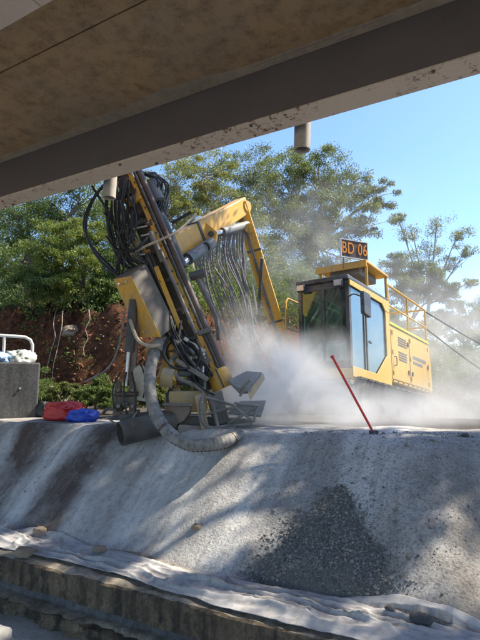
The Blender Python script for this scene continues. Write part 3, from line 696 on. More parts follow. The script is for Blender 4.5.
# hoses hanging from the upper boom
rnd = random.Random(11)
for k in range(34):
    u = (k + rnd.random()) / 34; x0 = 197 + 50 * u; y0 = 244 - 21 * u; d0 = 7.6 + 0.8 * u
    x2 = 228 + 40 * u + rnd.uniform(-9, 9); y2 = rnd.uniform(334, 372); xm = 0.5 * (x0 + x2) + rnd.uniform(-9, 1)
    pts = [at(x0, y0, d0), at(x0 + rnd.uniform(-3, 1), y0 + 24, d0 + 0.1), at(xm, 292 + rnd.uniform(-8, 12), d0 + 0.5), at(x2, y2, 9.1 + rnd.uniform(-0.3, 0.5)), at(x2 + 14, y2 + 4, 9.6)]
    build(MB().tube(smooth_path(pts, 5), rnd.uniform(0.008, 0.016), 6), 'hanging_hose', HANGHOSE, ub)
lever = build(MB().tube(smooth_path([at(196, 276, 7.0), at(206, 296, 7.05), at(216, 318, 7.1), at(219, 340, 7.1)]), [0.04] * 18 + [0.04], 8), 'jack_arm', GREYPAINT, rig)
build(MB().beam(at(190, 277, 6.95), at(204, 273, 7.0), 0.1, 0.1, viewside), 'jack_head', DARKSTEEL, lever, smooth=False, bevel=0.01)

# ------------------------------------------------------------------ mast
MD = 6.3
def m_(px, py, d=0.0): return at(px, py, MD - d)
mast_u = (m_(134, 172) - m_(222, 380)).normalized()
mast_n = (Vector((0, 0, EYE)) - m_(180, 280)); mast_n = (mast_n - mast_u * mast_n.dot(mast_u)).normalized()
mast_r = mast_u.cross(mast_n).normalized()
if mast_r.dot(viewside) < 0: mast_r = -mast_r
mast = build(MB().beam(m_(208, 386, -0.2), m_(90, 98, -0.2), 0.2, 0.22, mast_r), 'feed_mast', DARKSTEEL, rig, smooth=False, bevel=0.01)
def mpart(mb, name, mat_, **kw): return build(mb, name, mat_, mast, **kw)
mpart(MB().beam(m_(218, 379, 0.02), m_(95, 92, 0.02), 0.062, 0.09, mast_r), 'guide_rail', YELLOW, smooth=False, bevel=0.006)
mpart(MB().beam(m_(196, 386, 0.0), m_(78, 98, 0.0), 0.05, 0.09, mast_r), 'guide_rail', BROWNSTEEL, smooth=False, bevel=0.006)
mpart(MB().tube([m_(229, 384, 0.0), m_(104, 90, 0.0)], 0.055, 14), 'drill_rod', BROWNSTEEL)
mpart(MB().tube([m_(221, 374, 0.06), m_(98, 88, 0.06)], 0.022, 8), 'feed_chain', DARKSTEEL)
for k in range(7):      # mast ribs and clamps across the rails
    t = 0.06 + k * 0.14; px, py = 210 - 88 * t, 380 - 208 * t
    mpart(MB().beam(m_(px - 16, py + 6, 0.0), m_(px + 14, py - 5, 0.0), 0.05, 0.06, mast_u), 'mast_rib', DARKSTEEL if k % 2 else BROWNSTEEL, smooth=False, bevel=0.006)
mpart(MB().beam(m_(198, 334, 0.08), m_(212, 329, 0.08), 0.06, 0.1, mast_u), 'rod_clamp', GREYPAINT, smooth=False, bevel=0.01)
mpart(MB().tube([m_(160, 250, 0.12), m_(196, 334, 0.12)], 0.026, 10), 'feed_cylinder', GREYPAINT)
mpart(MB().tube([m_(150, 232, 0.1), m_(163, 262, 0.1)], 0.04, 10), 'feed_cylinder_barrel', GREYPAINT)
mpart(MB().beam(m_(156, 267, 0.1), m_(181, 330, 0.1), 0.065, 0.06, mast_r), 'yellow_channel', YELLOW, smooth=False, bevel=0.006)
mpart(MB().tube([m_(148, 190, -0.3), m_(182, 268, -0.3)], 0.085, 16), 'rotation_motor', DARKSTEEL)
mpart(MB().tube([m_(150, 182, -0.2), m_(158, 201, -0.2)], 0.1, 16), 'motor_cap', BLUEGREY)
mpart(MB().tube([m_(172, 223, -0.1), m_(191, 212, -0.1)], 0.025, 8), 'black_lever', RUBBER)
mpart(MB().beam(m_(127, 203, 0.05), m_(141, 197, 0.05), 0.09, 0.1, mast_u), 'yellow_bracket', YELLOW, smooth=False, bevel=0.01)
mpart(MB().beam(m_(122, 225, 0.0), m_(140, 250, 0.0), 0.1, 0.12, mast_r), 'valve_block', TANPAINT, smooth=False, bevel=0.01)
mpart(MB().beam(m_(132, 180, -0.05), m_(146, 214, -0.05), 0.2, 0.12, mast_r), 'drill_head', DARKSTEEL, smooth=False, bevel=0.02)
for (x, y, l) in ((137, 228, 10), (141, 236, 8), (131, 256, 14), (112, 243, 7), (121, 240, 6)):
    mpart(MB().tube([m_(x, y, 0.14), m_(x + l, y - 2, 0.16)], 0.012, 7), 'hose_fitting', PALEMETAL)
# box cover on the mast, slanted top
A, B_, C_ = m_(114, 279, 0.16), m_(131, 276, 0.34), m_(146, 264, 0.16)
A2, B2, C2 = m_(140, 337, 0.16), m_(161, 337, 0.34), m_(176, 325, 0.16)
Dk = m_(131, 266, -0.02); Dk2 = m_(158, 327, -0.02)
box = MB().add([A, B_, C_, Dk, A2, B2, C2, Dk2], [(0, 1, 2, 3), (4, 7, 6, 5), (1, 5, 6, 2), (2, 6, 7, 3), (3, 7, 4, 0)])
bx = mpart(box, 'guard_box', BOXGREY, smooth=False, bevel=0.004)
off = ((A - B_).cross(A2 - A)).normalized()
if off.dot(mast_n) < 0: off = -off
build(MB().prism([A + off * 0.0, B_ + off * 0.0, B2 + off * 0.0, A2 + off * 0.0], off * 0.014), 'yellow_side_panel', YELLOW, bx, smooth=False, bevel=0.004)
build(MB().beam(B_ + off * 0.012, B2 + off * 0.012, 0.02, 0.02), 'edge_trim', YELLOW, bx, smooth=False)
for px, py in ((121, 284), (129, 281), (146, 331), (155, 331)):
    q_ = m_(px, py, 0.27); build(MB().tube([q_ - off * 0.03, q_ + off * 0.05], 0.012, 6), 'bolt', PALEMETAL, bx, smooth=False)
# hoses about the mast: image pixel coordinates and depth offset of each run
def hose(pts, r, mat_=RUBBER, name='hose'):
    return mpart(MB().tube(smooth_path([m_(*p) for p in pts], 6), r, 8), name, mat_)
hose([(130, 170, .1), (103, 186, .12), (88, 212, .14), (87, 236, .14), (100, 260, .12), (118, 276, .1)], .02)
hose([(126, 172, .0), (98, 192, .02), (84, 222, .02), (92, 246, .04), (112, 268, .05), (124, 282, 0)], .018)
hose([(92, 186, .1), (104, 205, .12), (116, 226, .12), (126, 246, .14), (132, 262, .14)], .017)
hose([(112, 205, .15), (108, 228, .17), (116, 250, .18), (128, 268, .12)], .015)
hose([(120, 200, .2), (124, 222, .2), (118, 240, .22), (125, 262, .18)], .014, DARKSTEEL)
hose([(128, 195, .2), (136, 215, .22), (134, 236, .2), (124, 252, .2)], .012)
hose([(130, 254, .2), (146, 246, .2), (160, 240, .18), (178, 231, .1), (196, 214, -.1)], .017, PALEHOSE, 'tan_hose')
for k in range(9):
    rr = random.Random(k)
    x0 = 136 + k * 2.2
    hose([(x0, 172, -.1 - .02 * k), (x0 + 16 + rr.uniform(-3, 5), 178 + k * 1.2, -.1 - .04 * k), (x0 + 20 - k, 192 + k * 3, -.15 - .02 * k), (x0 + 6 + k * .5, 214 + 2 * k, -.2), (x0 + 12 + k, 240 + 3 * k, -.2)], .014)
def bundle(guide, n, gap, r, seed, mats=(RUBBER,)):
    """hoses that run side by side along one course"""
    rr = random.Random(seed)
    for k in range(n):
        o = (k - (n - 1) / 2) * gap; dz = rr.uniform(-.05, .05); ph = rr.uniform(0, 6.28)
        hose([(x + o * 77 + 1.6 * math.sin(ph + 1.3 * j), y + 1.5 * math.cos(ph + j), d + dz) for j, (x, y, d) in enumerate(guide)], r * rr.uniform(.75, 1.2), rr.choice(mats))
bundle([(116, 176, .05), (111, 204, .1), (114, 234, .14), (124, 260, .12), (138, 272, .05)], 6, .03, .014, 1)
bundle([(124, 180, .1), (121, 208, .16), (124, 236, .2), (133, 256, .18), (143, 264, .1)], 6, .03, .013, 2, (RUBBER, RUBBER, DARKSTEEL))
bundle([(133, 190, .15), (131, 214, .2), (127, 240, .22), (120, 262, .2), (118, 274, .1)], 4, .026, .012, 3)
bundle([(106, 212, .1), (116, 224, .2), (128, 226, .24), (138, 218, .2)], 3, .04, .011, 4)
bundle([(110, 236, .12), (122, 250, .22), (136, 248, .22), (147, 238, .1)], 3, .035, .011, 5)
rr = random.Random(9)
for k in range(34):     # valve bodies, brackets and clamps fixed along the mast
    t = rr.uniform(0.02, 1.0); side = rr.choice((-15, -11, -7, -20, 4)); px, py = 210 - 88 * t + side, 380 - 208 * t - side * .35
    c_ = m_(px, py, rr.uniform(-.05, .12)); w_ = rr.uniform(.02, .055); l_ = rr.uniform(.025, .09)
    q_ = mpart(MB().box(c_, mast_r * w_, mast_u * l_, mast_n * rr.uniform(.02, .05)), rr.choice(('valve_body', 'bracket', 'clamp')), rr.choice((DARKSTEEL, DARKSTEEL, BROWNSTEEL, TANPAINT, YELLOW, GREYPAINT)), smooth=False, bevel=.005)
    build(MB().tube([c_ + mast_n * .03, c_ + mast_n * .075], .011, 6), 'bolt', PALEMETAL, q_, smooth=False) if k % 2 else None
for k in range(16):     # bolts down the yellow rail
    t = (k + .5) / 16; c_ = m_(218 - 86 * t, 379 - 203 * t, .075); mpart(MB().tube([c_, c_ + mast_n * .02], .013, 6), 'rail_bolt', BROWNSTEEL, smooth=False)
for k in range(10):     # runs down inside the mast
    rr = random.Random(80 + k); t0 = 0.35 + 0.03 * k
    o_ = rr.uniform(-14, 0)
    hose([(208 - 88 * t + o_ + rr.uniform(-2, 2), 380 - 208 * t - o_ * .3, .06 + rr.uniform(0, .06)) for t in (0.62, 0.48, 0.34, 0.2, 0.08)], .013, rr.choice((RUBBER, DARKSTEEL)))
# ------------------------------------------------------------------ mast foot
sl_a, sl_b = m_(224, 388, 0.04), m_(216, 370, 0.04)
sleeve = mpart(MB().tube([sl_a, sl_a + (sl_b - sl_a) * 0.15, sl_a + (sl_b - sl_a) * 0.85, sl_b], [0.15, 0.155, 0.155, 0.13], 18), 'yellow_collar', YELLOW)
build(MB().beam(sl_a + mast_n * 0.15, sl_b + mast_n * 0.15, 0.02, 0.03, mast_r), 'collar_split', DARKSTEEL, sleeve, smooth=False)
# suction hose with ribs
hp = smooth_path([at(157, 348, 6.05), at(151, 366, 5.8), at(150, 388, 5.6), at(155, 412, 5.46), at(168, 432, 5.36), at(188, 444, 5.3), at(208, 445, 5.28), at(226, 441, 5.32), at(240, 434, 5.5)], 16)
sh = mpart(MB().tube(hp, [0.07 + 0.0035 * math.cos(i * 2.1) for i in range(len(hp))], 18), 'suction_hose', DUSTYHOSE)
for k in range(70, 122, 3):
    p = hp[min(k, len(hp) - 2)]; d = (hp[min(k + 1, len(hp) - 1)] - p).normalized(); r_ = random.Random(k)
    s_ = d.cross(mast_n).normalized(); s_ = s_ if s_.z < 0 else -s_
    e0 = p + s_ * 0.067 + mast_n * 0.03
    build(MB().beam(e0 - s_ * r_.uniform(.01, .04), e0, 0.014, 0.02, d), 'wear_notch', RUBBER, sh, smooth=False)
for k in (4, 60, 118):
    d = (hp[k + 1] - hp[k]).normalized(); build(MB().tube([hp[k] - d * .012, hp[k] + d * .012], .078, 18), 'hose_clamp', BROWNSTEEL, sh)
fl = mpart(MB().tube([at(158, 346, 6.08), at(156, 354, 6.0)], 0.115, 18), 'hose_flange', GREYPAINT)
elb = smooth_path([at(156, 352, 6.05), at(162, 343, 6.15), at(172, 345, 6.25), at(176, 358, 6.3)], 6)
mpart(MB().tube(elb, 0.105, 16), 'suction_elbow', GREYPAINT)
mpart(MB().beam(at(147, 350, 6.1), at(172, 345, 6.2), 0.2, 0.16, mast_n), 'yellow_knuckle', YELLOW, smooth=False, bevel=0.03)
mpart(MB().tube([at(166, 382, 5.95), at(172, 356, 6.15)], [0.13, 0.09], 14), 'yellow_boss', YELLOW)
mpart(MB().tube([at(162, 377, 5.9), at(173, 379, 5.9)], 0.12, 14), 'boss_flange', TANPAINT)
cream = []
for k in range(9): a = math.pi * k / 8; cream.append(at(140.5 + 7.5 * math.cos(a), 372 - 7 * math.sin(a), 6.05))
cream = cream + [at(133, 400, 6.05), at(147, 402, 6.05)]
mpart(MB().prism(cream, -mast_n * 0.12), 'cream_cover', CREAM, smooth=False, bevel=0.012)
mpart(MB().tube(smooth_path([at(139, 362, 5.95), at(143, 370, 5.92), at(146, 384, 5.92), at(143, 398, 5.95)]), 0.009, 6), 'cover_hose', RUBBER)
# left jack cylinder and clevis
jk = mpart(MB().tube([at(134, 300, 6.05), at(129, 352, 6.05)], 0.062, 14), 'jack_cylinder', DARKSTEEL)
build(MB().tube([at(129, 352, 6.05), at(126.5, 386, 6.05)], 0.03, 12), 'piston_rod', CHROME, jk)
mpart(MB().beam(at(137, 320, 6.1), at(132, 390, 6.1), 0.07, 0.06, mast_r), 'brown_side_post', RUSTBUCKET, smooth=False, bevel=0.006)
for dx in (-7, 7):
    mpart(MB().prism([at(126 + dx + a, y, 6.08) for a, y in ((-3, 412), (3, 412), (3.5, 390), (2, 381), (-2, 381), (-3.5, 390))], mast_n * 0.07), 'clevis_plate', BROWNSTEEL, smooth=False, bevel=0.006)
mpart(MB().tube([at(115, 394, 6.0), at(138, 394, 6.0)], 0.032, 10), 'clevis_pin', BROWNSTEEL)
mpart(MB().beam(at(114, 414, 6.02), at(139, 412, 6.02), 0.14, 0.06, mast_n), 'clevis_base', BROWNSTEEL, smooth=False, bevel=0.008)
mpart(MB().beam(at(118, 400, 6.04), at(135, 400, 6.04), 0.05, 0.16, mast_n), 'clevis_block', DARKSTEEL, smooth=False, bevel=0.01)
for dx, y_ in ((-7, 390), (7, 390), (-7, 406), (7, 406), (0, 404)):
    c_ = at(126 + dx, y_, 5.98); mpart(MB().tube([c_, c_ + mast_n * .05], .022, 8), 'clevis_bolt', GREYPAINT, smooth=False)
for dx in (-11, 0, 11):
    mpart(MB().tube(smooth_path([at(126 + dx * .5, 372, 6.0), at(124 + dx, 388, 5.95), at(125 + dx, 404, 5.93), at(128 + dx * .6, 418, 5.95)]), .011, 7), 'jack_hose', RUBBER)
mpart(MB().beam(at(120, 418, 6.0), at(150, 414, 6.05), .16, .07, mast_n), 'jack_shoe', DARKSTEEL, smooth=False, bevel=.01)
mpart(MB().tube(smooth_path([at(103, 413, 6.05), at(108, 409, 6.0), at(116, 411, 5.95), at(124, 420, 5.95)]), 0.02, 8), 'hook', BROWNSTEEL)
mpart(MB().tube(smooth_path([at(110, 420, 5.9), at(118, 424, 5.86), at(130, 421, 5.86), at(137, 412, 5.95)]), 0.014, 8), 'chain_hose', GREYPAINT)
# dark drum, open at its left end
da, db = at(120, 434, 5.62), at(172, 420, 5.95); dd = (db - da).normalized()
drum = MB(); n = 28; drum.tube([da, db], 0.142, n); drum.f = [f for f in drum.f if len(f) != n] ; drum.tube([da, da + dd * 0.3], 0.125, n)
base = 2 * n; drum.f = [f for f in drum.f if not (len(f) == n and f[0] in (base + n - 1,))]
for k in range(n): k2 = (k + 1) % n; drum.f.append((k, base + k, base + k2, k2))
mpart(drum, 'foot_drum', DARKSTEEL)
# boxes and hopper below the collar
mpart(MB().beam(at(166, 402, 6.05), at(206, 401, 6.15), 0.24, 0.26, mast_n), 'sandy_box', TANPAINT, smooth=False, bevel=0.015)
mpart(MB().beam(at(175, 371, 6.15), at(194, 372, 6.2), 0.2, 0.13, mast_n), 'pale_blue_box', BLUEGREY, smooth=False, bevel=0.02)
mpart(MB().beam(at(172, 382, 6.1), at(196, 383, 6.15), 0.22, 0.07, mast_n), 'black_tray', RUBBER, smooth=False, bevel=0.01)
hop = [at(164, 404, 5.85), at(191, 405, 5.85), at(190, 413, 5.85), at(184, 421, 5.85), at(176, 425, 5.85), at(169, 422, 5.85), at(165, 414, 5.85)]
mpart(MB().prism(hop, -mast_n * 0.25), 'dust_hopper', RUSTBUCKET, smooth=False, bevel=0.02)
mpart(MB().beam(at(163, 404, 5.82), at(192, 405, 5.82), 0.06, 0.03, mast_n), 'hopper_rim', GREYPAINT, smooth=False)
mpart(MB().beam(at(198, 395, 5.95), at(206, 432, 5.85), 0.09, 0.1, mast_r), 'foot_post', TANPAINT, smooth=False, bevel=0.012)
mpart(MB().beam(at(214, 392, 6.1), at(222, 424, 6.1), 0.2, 0.16, mast_r), 'centraliser', GREYPAINT, smooth=False, bevel=0.02)
mpart(MB().beam(at(150, 418, 6.15), at(250, 424, 6.35), 0.4, 0.12, mast_n), 'foot_plate', GREYPAINT, smooth=False, bevel=0.015)
mpart(MB().beam(at(178, 428, 5.95), at(214, 430, 6.0), 0.24, 0.1, mast_n), 'foot_pad', GREYPAINT, smooth=False, bevel=0.02)
# dust hood: upper flap, lower flap and their frames
mpart(MB().prism([at(228, 380, 5.95), at(246, 371, 6.3), at(262, 372, 6.3), at(250, 391, 5.95), at(240, 392, 5.95)], Vector((0, 0, -0.03))), 'hood_flap', GREYPAINT, smooth=False, bevel=0.006)
mpart(MB().prism([at(248, 392, 5.94), at(263, 373, 6.29), at(265, 379, 6.29), at(250, 401, 5.94)], mast_n * 0.015), 'flap_edge', TANPAINT, smooth=False)
mpart(MB().prism([at(228, 412, 5.85), at(240, 401, 6.3), at(266, 400, 6.3), at(261, 415, 5.85)], Vector((0, 0, -0.03))), 'hood_flap', GREYPAINT, smooth=False, bevel=0.006)
fr = [((205, 397), (232, 405)), ((232, 405), (252, 420)), ((228, 424), (256, 407)), ((205, 428), (252, 424)), ((206, 414), (232, 408)), ((256, 407), (254, 422)), ((238, 392), (250, 380)), ((212, 400), (218, 426)), ((234, 403), (258, 406)), ((240, 396), (246, 386))]
for (a, b) in fr:
    mpart(MB().tube([at(a[0], a[1], 5.82), at(b[0], b[1], 5.78)], 0.017, 8), 'hood_brace', GREYPAINT)
hose([(204, 388, .3), (201, 405, .45), (203, 422, .5), (214, 429, .5), (236, 428, .5)], .025, DUSTYHOSE, 'foot_hose')
# knot of hoses and fittings between box and collar
bundle([(166, 312, .1), (172, 332, .2), (184, 350, .25), (198, 362, .2), (208, 376, .15)], 5, .032, .014, 21)
bundle([(178, 322, .1), (177, 342, .26), (186, 358, .3), (198, 374, .26), (200, 392, .22)], 4, .034, .015, 22, (RUBBER, RUBBER, DUSTYHOSE))
bundle([(172, 336, .2), (164, 350, .3), (172, 366, .34), (188, 370, .3), (202, 366, .2)], 3, .03, .014, 23)
bundle([(186, 340, .1), (196, 346, .24), (200, 358, .26), (192, 370, .24), (182, 364, .2)], 3, .026, .012, 24)
bundle([(190, 376, .2), (198, 386, .32), (208, 392, .3), (218, 396, .2)], 3, .03, .013, 25, (DUSTYHOSE, RUBBER))
for k in range(12):
    rr = random.Random(300 + k); x0, y0 = rr.uniform(172, 204), rr.uniform(340, 390); a = rr.uniform(0, 3)
    mpart(MB().tube([m_(x0, y0, .25), m_(x0 + 6 * math.cos(a), y0 + 6 * math.sin(a), .3)], 0.022, 7), 'hose_fitting', rr.choice((PALEMETAL, CHROME, TANPAINT)))
mpart(MB().tube(smooth_path([m_(178, 352, .2), m_(170, 364, .35), m_(178, 378, .35), m_(192, 384, .3), m_(205, 392, .25)]), .028, 8), 'hose', DUSTYHOSE)
mpart(MB().tube(smooth_path([m_(173, 386, .3), m_(167, 396, .36), m_(170, 408, .36), m_(177, 404, .3)]), .02, 8), 'hose', RUBBER)
mpart(MB().tube(smooth_path([at(130, 320, 6.0), at(138, 340, 5.85), at(150, 346, 5.85), at(160, 345, 5.9)]), .022, 8), 'hose', PALEHOSE)
mpart(MB().tube(smooth_path([at(125, 310, 6.0), at(119, 345, 6.0), at(108, 368, 6.1), at(85, 382, 6.4)]), .012, 8), 'hose', DUSTYHOSE)
mpart(MB().tube([m_(180, 345, .0), m_(206, 392, .0)], .1, 12), 'rod_turntable', DARKSTEEL)
mpart(MB().beam(m_(178, 372, .05), m_(206, 360, .05), .1, .12, mast_u), 'yellow_crossbar', TANPAINT, smooth=False, bevel=0.01)
mpart(MB().beam(m_(184, 338, .1), m_(205, 352, .1), .05, .05, mast_u), 'pale_link', PALEMETAL, smooth=False, bevel=0.006)
mpart(MB().beam(m_(176, 360, .3), m_(208, 380, .28), .06, .07, mast_u), 'grey_link', GREYPAINT, smooth=False, bevel=0.01)

# ------------------------------------------------------------------ small things on the bench and slope
def on_ground(px, py, lo=2.0, hi=15.0, fn=None):
    fn = fn or slope_z; D = lo
    while D < hi:
        p = at(px, py, D)
        if p.z <= fn(p.x, p.y): return p
        D += 0.02
    return p
def bench_z(x, y): return max(slope_z(x, y) if y < crest_y(x) + 1.4 else -9, ground_z(x, y))
# red marker pole
pb = at(374, 438, 5.15); pb.z = bench_z(pb.x, pb.y); pt = at(333, 358, 5.2)
pole = tag(empty('marker_pole', pb), 'thin red marker pole leaning at the crest of the slope below the cab', 'pole')
build(MB().tube([pb - (pt - pb) * 0.04, pt], 0.0135, 10), 'shaft', RED, pole)
build(MB().tube([pt, pt + (pt - pb).normalized() * 0.03], 0.02, 10), 'cap', RED, pole)
build(MB().tube([pb + Vector((0, 0, -0.05)), pb + Vector((0, 0, 0.03))], 0.05, 12), 'foot', DARKSTONE, pole)

def lump(c, rx, ry, rz, seed, crease=0.25, n=40, sq=0.8):
    V = []; m2 = n // 2 + 1
    for i in range(m2):
        th = math.pi * i / (m2 - 1)
        for j in range(n):
            ph = 2 * math.pi * j / n; d = Vector((math.sin(th) * math.cos(ph), math.sin(th) * math.sin(ph), math.cos(th)))
            rr = 1 + crease * (0.6 * noise.noise(d * 1.6 + Vector((seed, 0, 0))) + 0.35 * (1 - 2 * abs(noise.noise(d * 3.1 + Vector((0, seed, 0))))) + 0.18 * noise.noise(d * 8 + Vector((seed, 1, 2))))
            e = Vector([math.copysign(abs(t_) ** sq, t_) for t_ in d]) * rr
            z = e.z * rz
            V.append((c[0] + e.x * rx, c[1] + e.y * ry, c[2] + (max(z, -0.75 * rz))))
    F = [(i * n + j, (i + 1) * n + j, (i + 1) * n + (j + 1) % n, i * n + (j + 1) % n) for i in range(m2 - 1) for j in range(n)]
    return MB().add(V, F)
def bag(name, px, py, D, wpx, hpx, seed, mat_, label, cat, dyr=0.7, crease=0.4):
    p = at(px, py, D); w = rad(wpx / 2, D); h = rad(hpx / 2, D); z0 = bench_z(p.x, p.y)
    root = tag(empty(name, (p.x, p.y, z0)), label, cat)
    body = build(lump((p.x, p.y, z0 + 0.75 * h), w, w * dyr, h, seed, crease), 'body', mat_, root, angle=60)
    a = Vector((p.x, p.y, z0 + 1.2 * h)) + viewside * w * 0.7
    build(MB().tube(smooth_path([a, a + viewside * w * 0.2 + Vector((0, 0, h * .25)), a + viewside * w * 0.36 + Vector((0, 0, h * .1))]), [h * .22] * 6 + [h * .12] * 7, 8), 'tied_neck', mat_, root, angle=60)
    return root
bag('red_bag', 64, 414, 7.5, 40, 19, 3.0, REDBAG, 'crumpled red bag lying on the crest beside the blue one', 'bag')
bag('blue_bag', 83, 418, 7.05, 30, 13, 7.0, BLUEBAG, 'crumpled blue bag lying in front of the red one', 'bag')
bag('black_sack', 43, 408, 8.0, 13, 17, 12.0, BLACKBAG, 'small black plastic sack at the foot of the concrete block', 'sack')
# concrete block, hoop rail, bundle
pc = at(37, 418, 8.0); Dp = Vector((pc.x, pc.y, 0)).normalized(); L_ = Vector((-Dp.y, Dp.x, 0))
blk = tag(empty('concrete_block', pc), 'dark weathered concrete block at the left edge of the bench', 'block')
build(MB().prism([pc + Vector((0, 0, -0.1)), pc + L_ * 1.7 + Vector((0, 0, -0.1)), pc + L_ * 1.7 + Dp * 0.8 + Vector((0, 0, -0.1)), pc + Dp * 0.8 + Vector((0, 0, -0.1))], Vector((0, 0, 1.0))), 'body', BLOCKCONC, blk, smooth=False, bevel=0.025)
a = pc + L_ * 0.28 + Vector((0, 0, 0.48)) - Dp * 0.006
build(MB().tube([a + Dp * 0.02, a - Dp * 0.012], 0.018, 10), 'anchor_bolt', PALEMETAL, blk)
q0 = pc + Dp * 0.9
rail = tag(empty('hoop_rail', q0 + L_ * 0.3), 'white tubular hoop rail standing behind the concrete block', 'railing')
def rp(s, z): return q0 + L_ * s + Vector((0, 0, z))
build(MB().tube([rp(0.15, -0.05), rp(0.15, 1.27), rp(0.19, 1.36), rp(0.28, 1.41), rp(2.0, 1.47)], 0.028, 10), 'top_tube', WHITEPAINT, rail)
build(MB().tube([rp(0.16, 1.02), rp(2.0, 1.06)], 0.024, 10), 'lower_tube', WHITEPAINT, rail)
build(MB().tube([rp(0.62, 0.0), rp(0.62, 1.42)], 0.026, 10), 'post', WHITEPAINT, rail)
build(MB().tube([rp(1.5, 0.0), rp(1.5, 1.44)], 0.026, 10), 'post', WHITEPAINT, rail)
bun = tag(empty('wrapped_bundle', pc + L_ * 0.4 + Dp * 0.4 + Vector((0, 0, 0.9))), 'pale mottled bundle with a blue wrap lying on the concrete block', 'bundle')
c0 = pc + L_ * 0.32 + Dp * 0.42
build(lump((c0.x, c0.y, 0.98), 0.2, 0.2, 0.13, 5.0, 0.6), 'pale_cloth', PALEGREEN, bun, angle=60)
c0 = pc + L_ * 0.75 + Dp * 0.36
build(lump((c0.x, c0.y, 0.96), 0.3, 0.2, 0.1, 8.0, 0.5), 'blue_wrap', PALEBLUE, bun, angle=60)

# gravel heap: a fan of spoil at its angle of repose
hp_ = on_ground(342, 490); HT = 0.53
def heap_z(x, y):
    d = math.hypot(x - hp_.x - 0.3 * (hp_.y - y), (y - hp_.y)) + 2.5 * max(0.0, 3.62 - y); return hp_.z + 0.03 - HT * d + 0.035 * fbm(x * 4, y * 4, 3.0)
xs = np.arange(hp_.x - 1.9, hp_.x + 1.9, 0.03); ys = np.arange(3.2, hp_.y + 0.25, 0.03)
V = np.array([[(x, y, max(heap_z(x, y), slope_z(x, y) - 0.06, BASE_Z - 0.03)) for y in ys] for x in xs])
heap = tag(empty('gravel_heap', (hp_.x, 3.7, BASE_Z)), 'fan of dark grey gravel spilled down the slope onto the white fabric', 'gravel heap')
np_mesh('mound', V.reshape(-1, 3), grid_faces(len(xs), len(ys)), GRAVEL, heap, angle=80)
ico = [(0, 0, 1), (.894, 0, .447), (.276, .851, .447), (-.724, .526, .447), (-.724, -.526, .447), (.276, -.851, .447), (.724, .526, -.447), (-.276, .851, -.447), (-.894, 0, -.447), (-.276, -.851, -.447), (.724, -.526, -.447), (0, 0, -1)]
icoF = [(0, 1, 2), (0, 2, 3), (0, 3, 4), (0, 4, 5), (0, 5, 1), (1, 6, 2), (2, 7, 3), (3, 8, 4), (4, 9, 5), (5, 10, 1), (2, 6, 7), (3, 7, 8), (4, 8, 9), (5, 9, 10), (1, 10, 6), (7, 6, 11), (8, 7, 11), (9, 8, 11), (10, 9, 11), (6, 10, 11)]
def stones(name, pts, sizes, mat_, parent=None, seed=0):
    r = np.random.default_rng(seed); n = len(pts); I = np.array(ico); IF = np.array(icoF)
    V = I[None] * (1 + 0.28 * r.standard_normal((n, 12, 1))).clip(0.5, 1.5)
    V = V * r.uniform(0.6, 1.3, (n, 1, 3)); ang = r.uniform(0, 6.28, n)
    c, s = np.cos(ang)[:, None], np.sin(ang)[:, None]
    V = np.stack([V[..., 0] * c - V[..., 1] * s, V[..., 0] * s + V[..., 1] * c, V[..., 2] * 0.8], -1)
    V = V * np.array(sizes)[:, None, None] + np.array(pts)[:, None, :]
    F = (IF[None] + 12 * np.arange(n)[:, None, None]).reshape(-1, 3)
    return np_mesh(name, V.reshape(-1, 3), F, mat_, parent, smooth=False)
rn = random.Random(5); P = []; S = []
while len(P) < 14000:
    x = hp_.x + rn.uniform(-1.6, 1.6); y = rn.uniform(3.5, hp_.y)
    hz, sz = heap_z(x, y), slope_z(x, y)
    if hz < sz - 0.10 * rn.random() ** 3.0 or y < 3.56: continue
    hz = max(hz, sz)
    s = min(0.014, rn.paretovariate(1.9) * 0.0026); P.append((x, y, hz + s * 0.2)); S.append(s)
tag(stones('loose_gravel', P, S, STONE, heap, 1), kind='stuff')
P = []; S = []
while len(P) < 2600:
    x = rn.uniform(-9, 1.6); yc = crest_y(x); t = rn.random()
    y = yc - t * (yc - BASE_Y) + 0.25
    dens = 0.04 + 0.4 * max(0, noise.noise(Vector((x * 0.9, y * 0.5, 31.0)))) + (0.6 if x > -2.0 else 0)
    if rn.random() > dens: continue
    s = min(0.022, rn.paretovariate(2.8) * 0.0038); P.append((x, y, slope_z(x, y) + s * 0.2)); S.append(s)
tag(stones('slope_gravel', P, S, STONE, None, 2), 'loose grey chippings scattered down the dusty slope', 'gravel', kind='stuff')

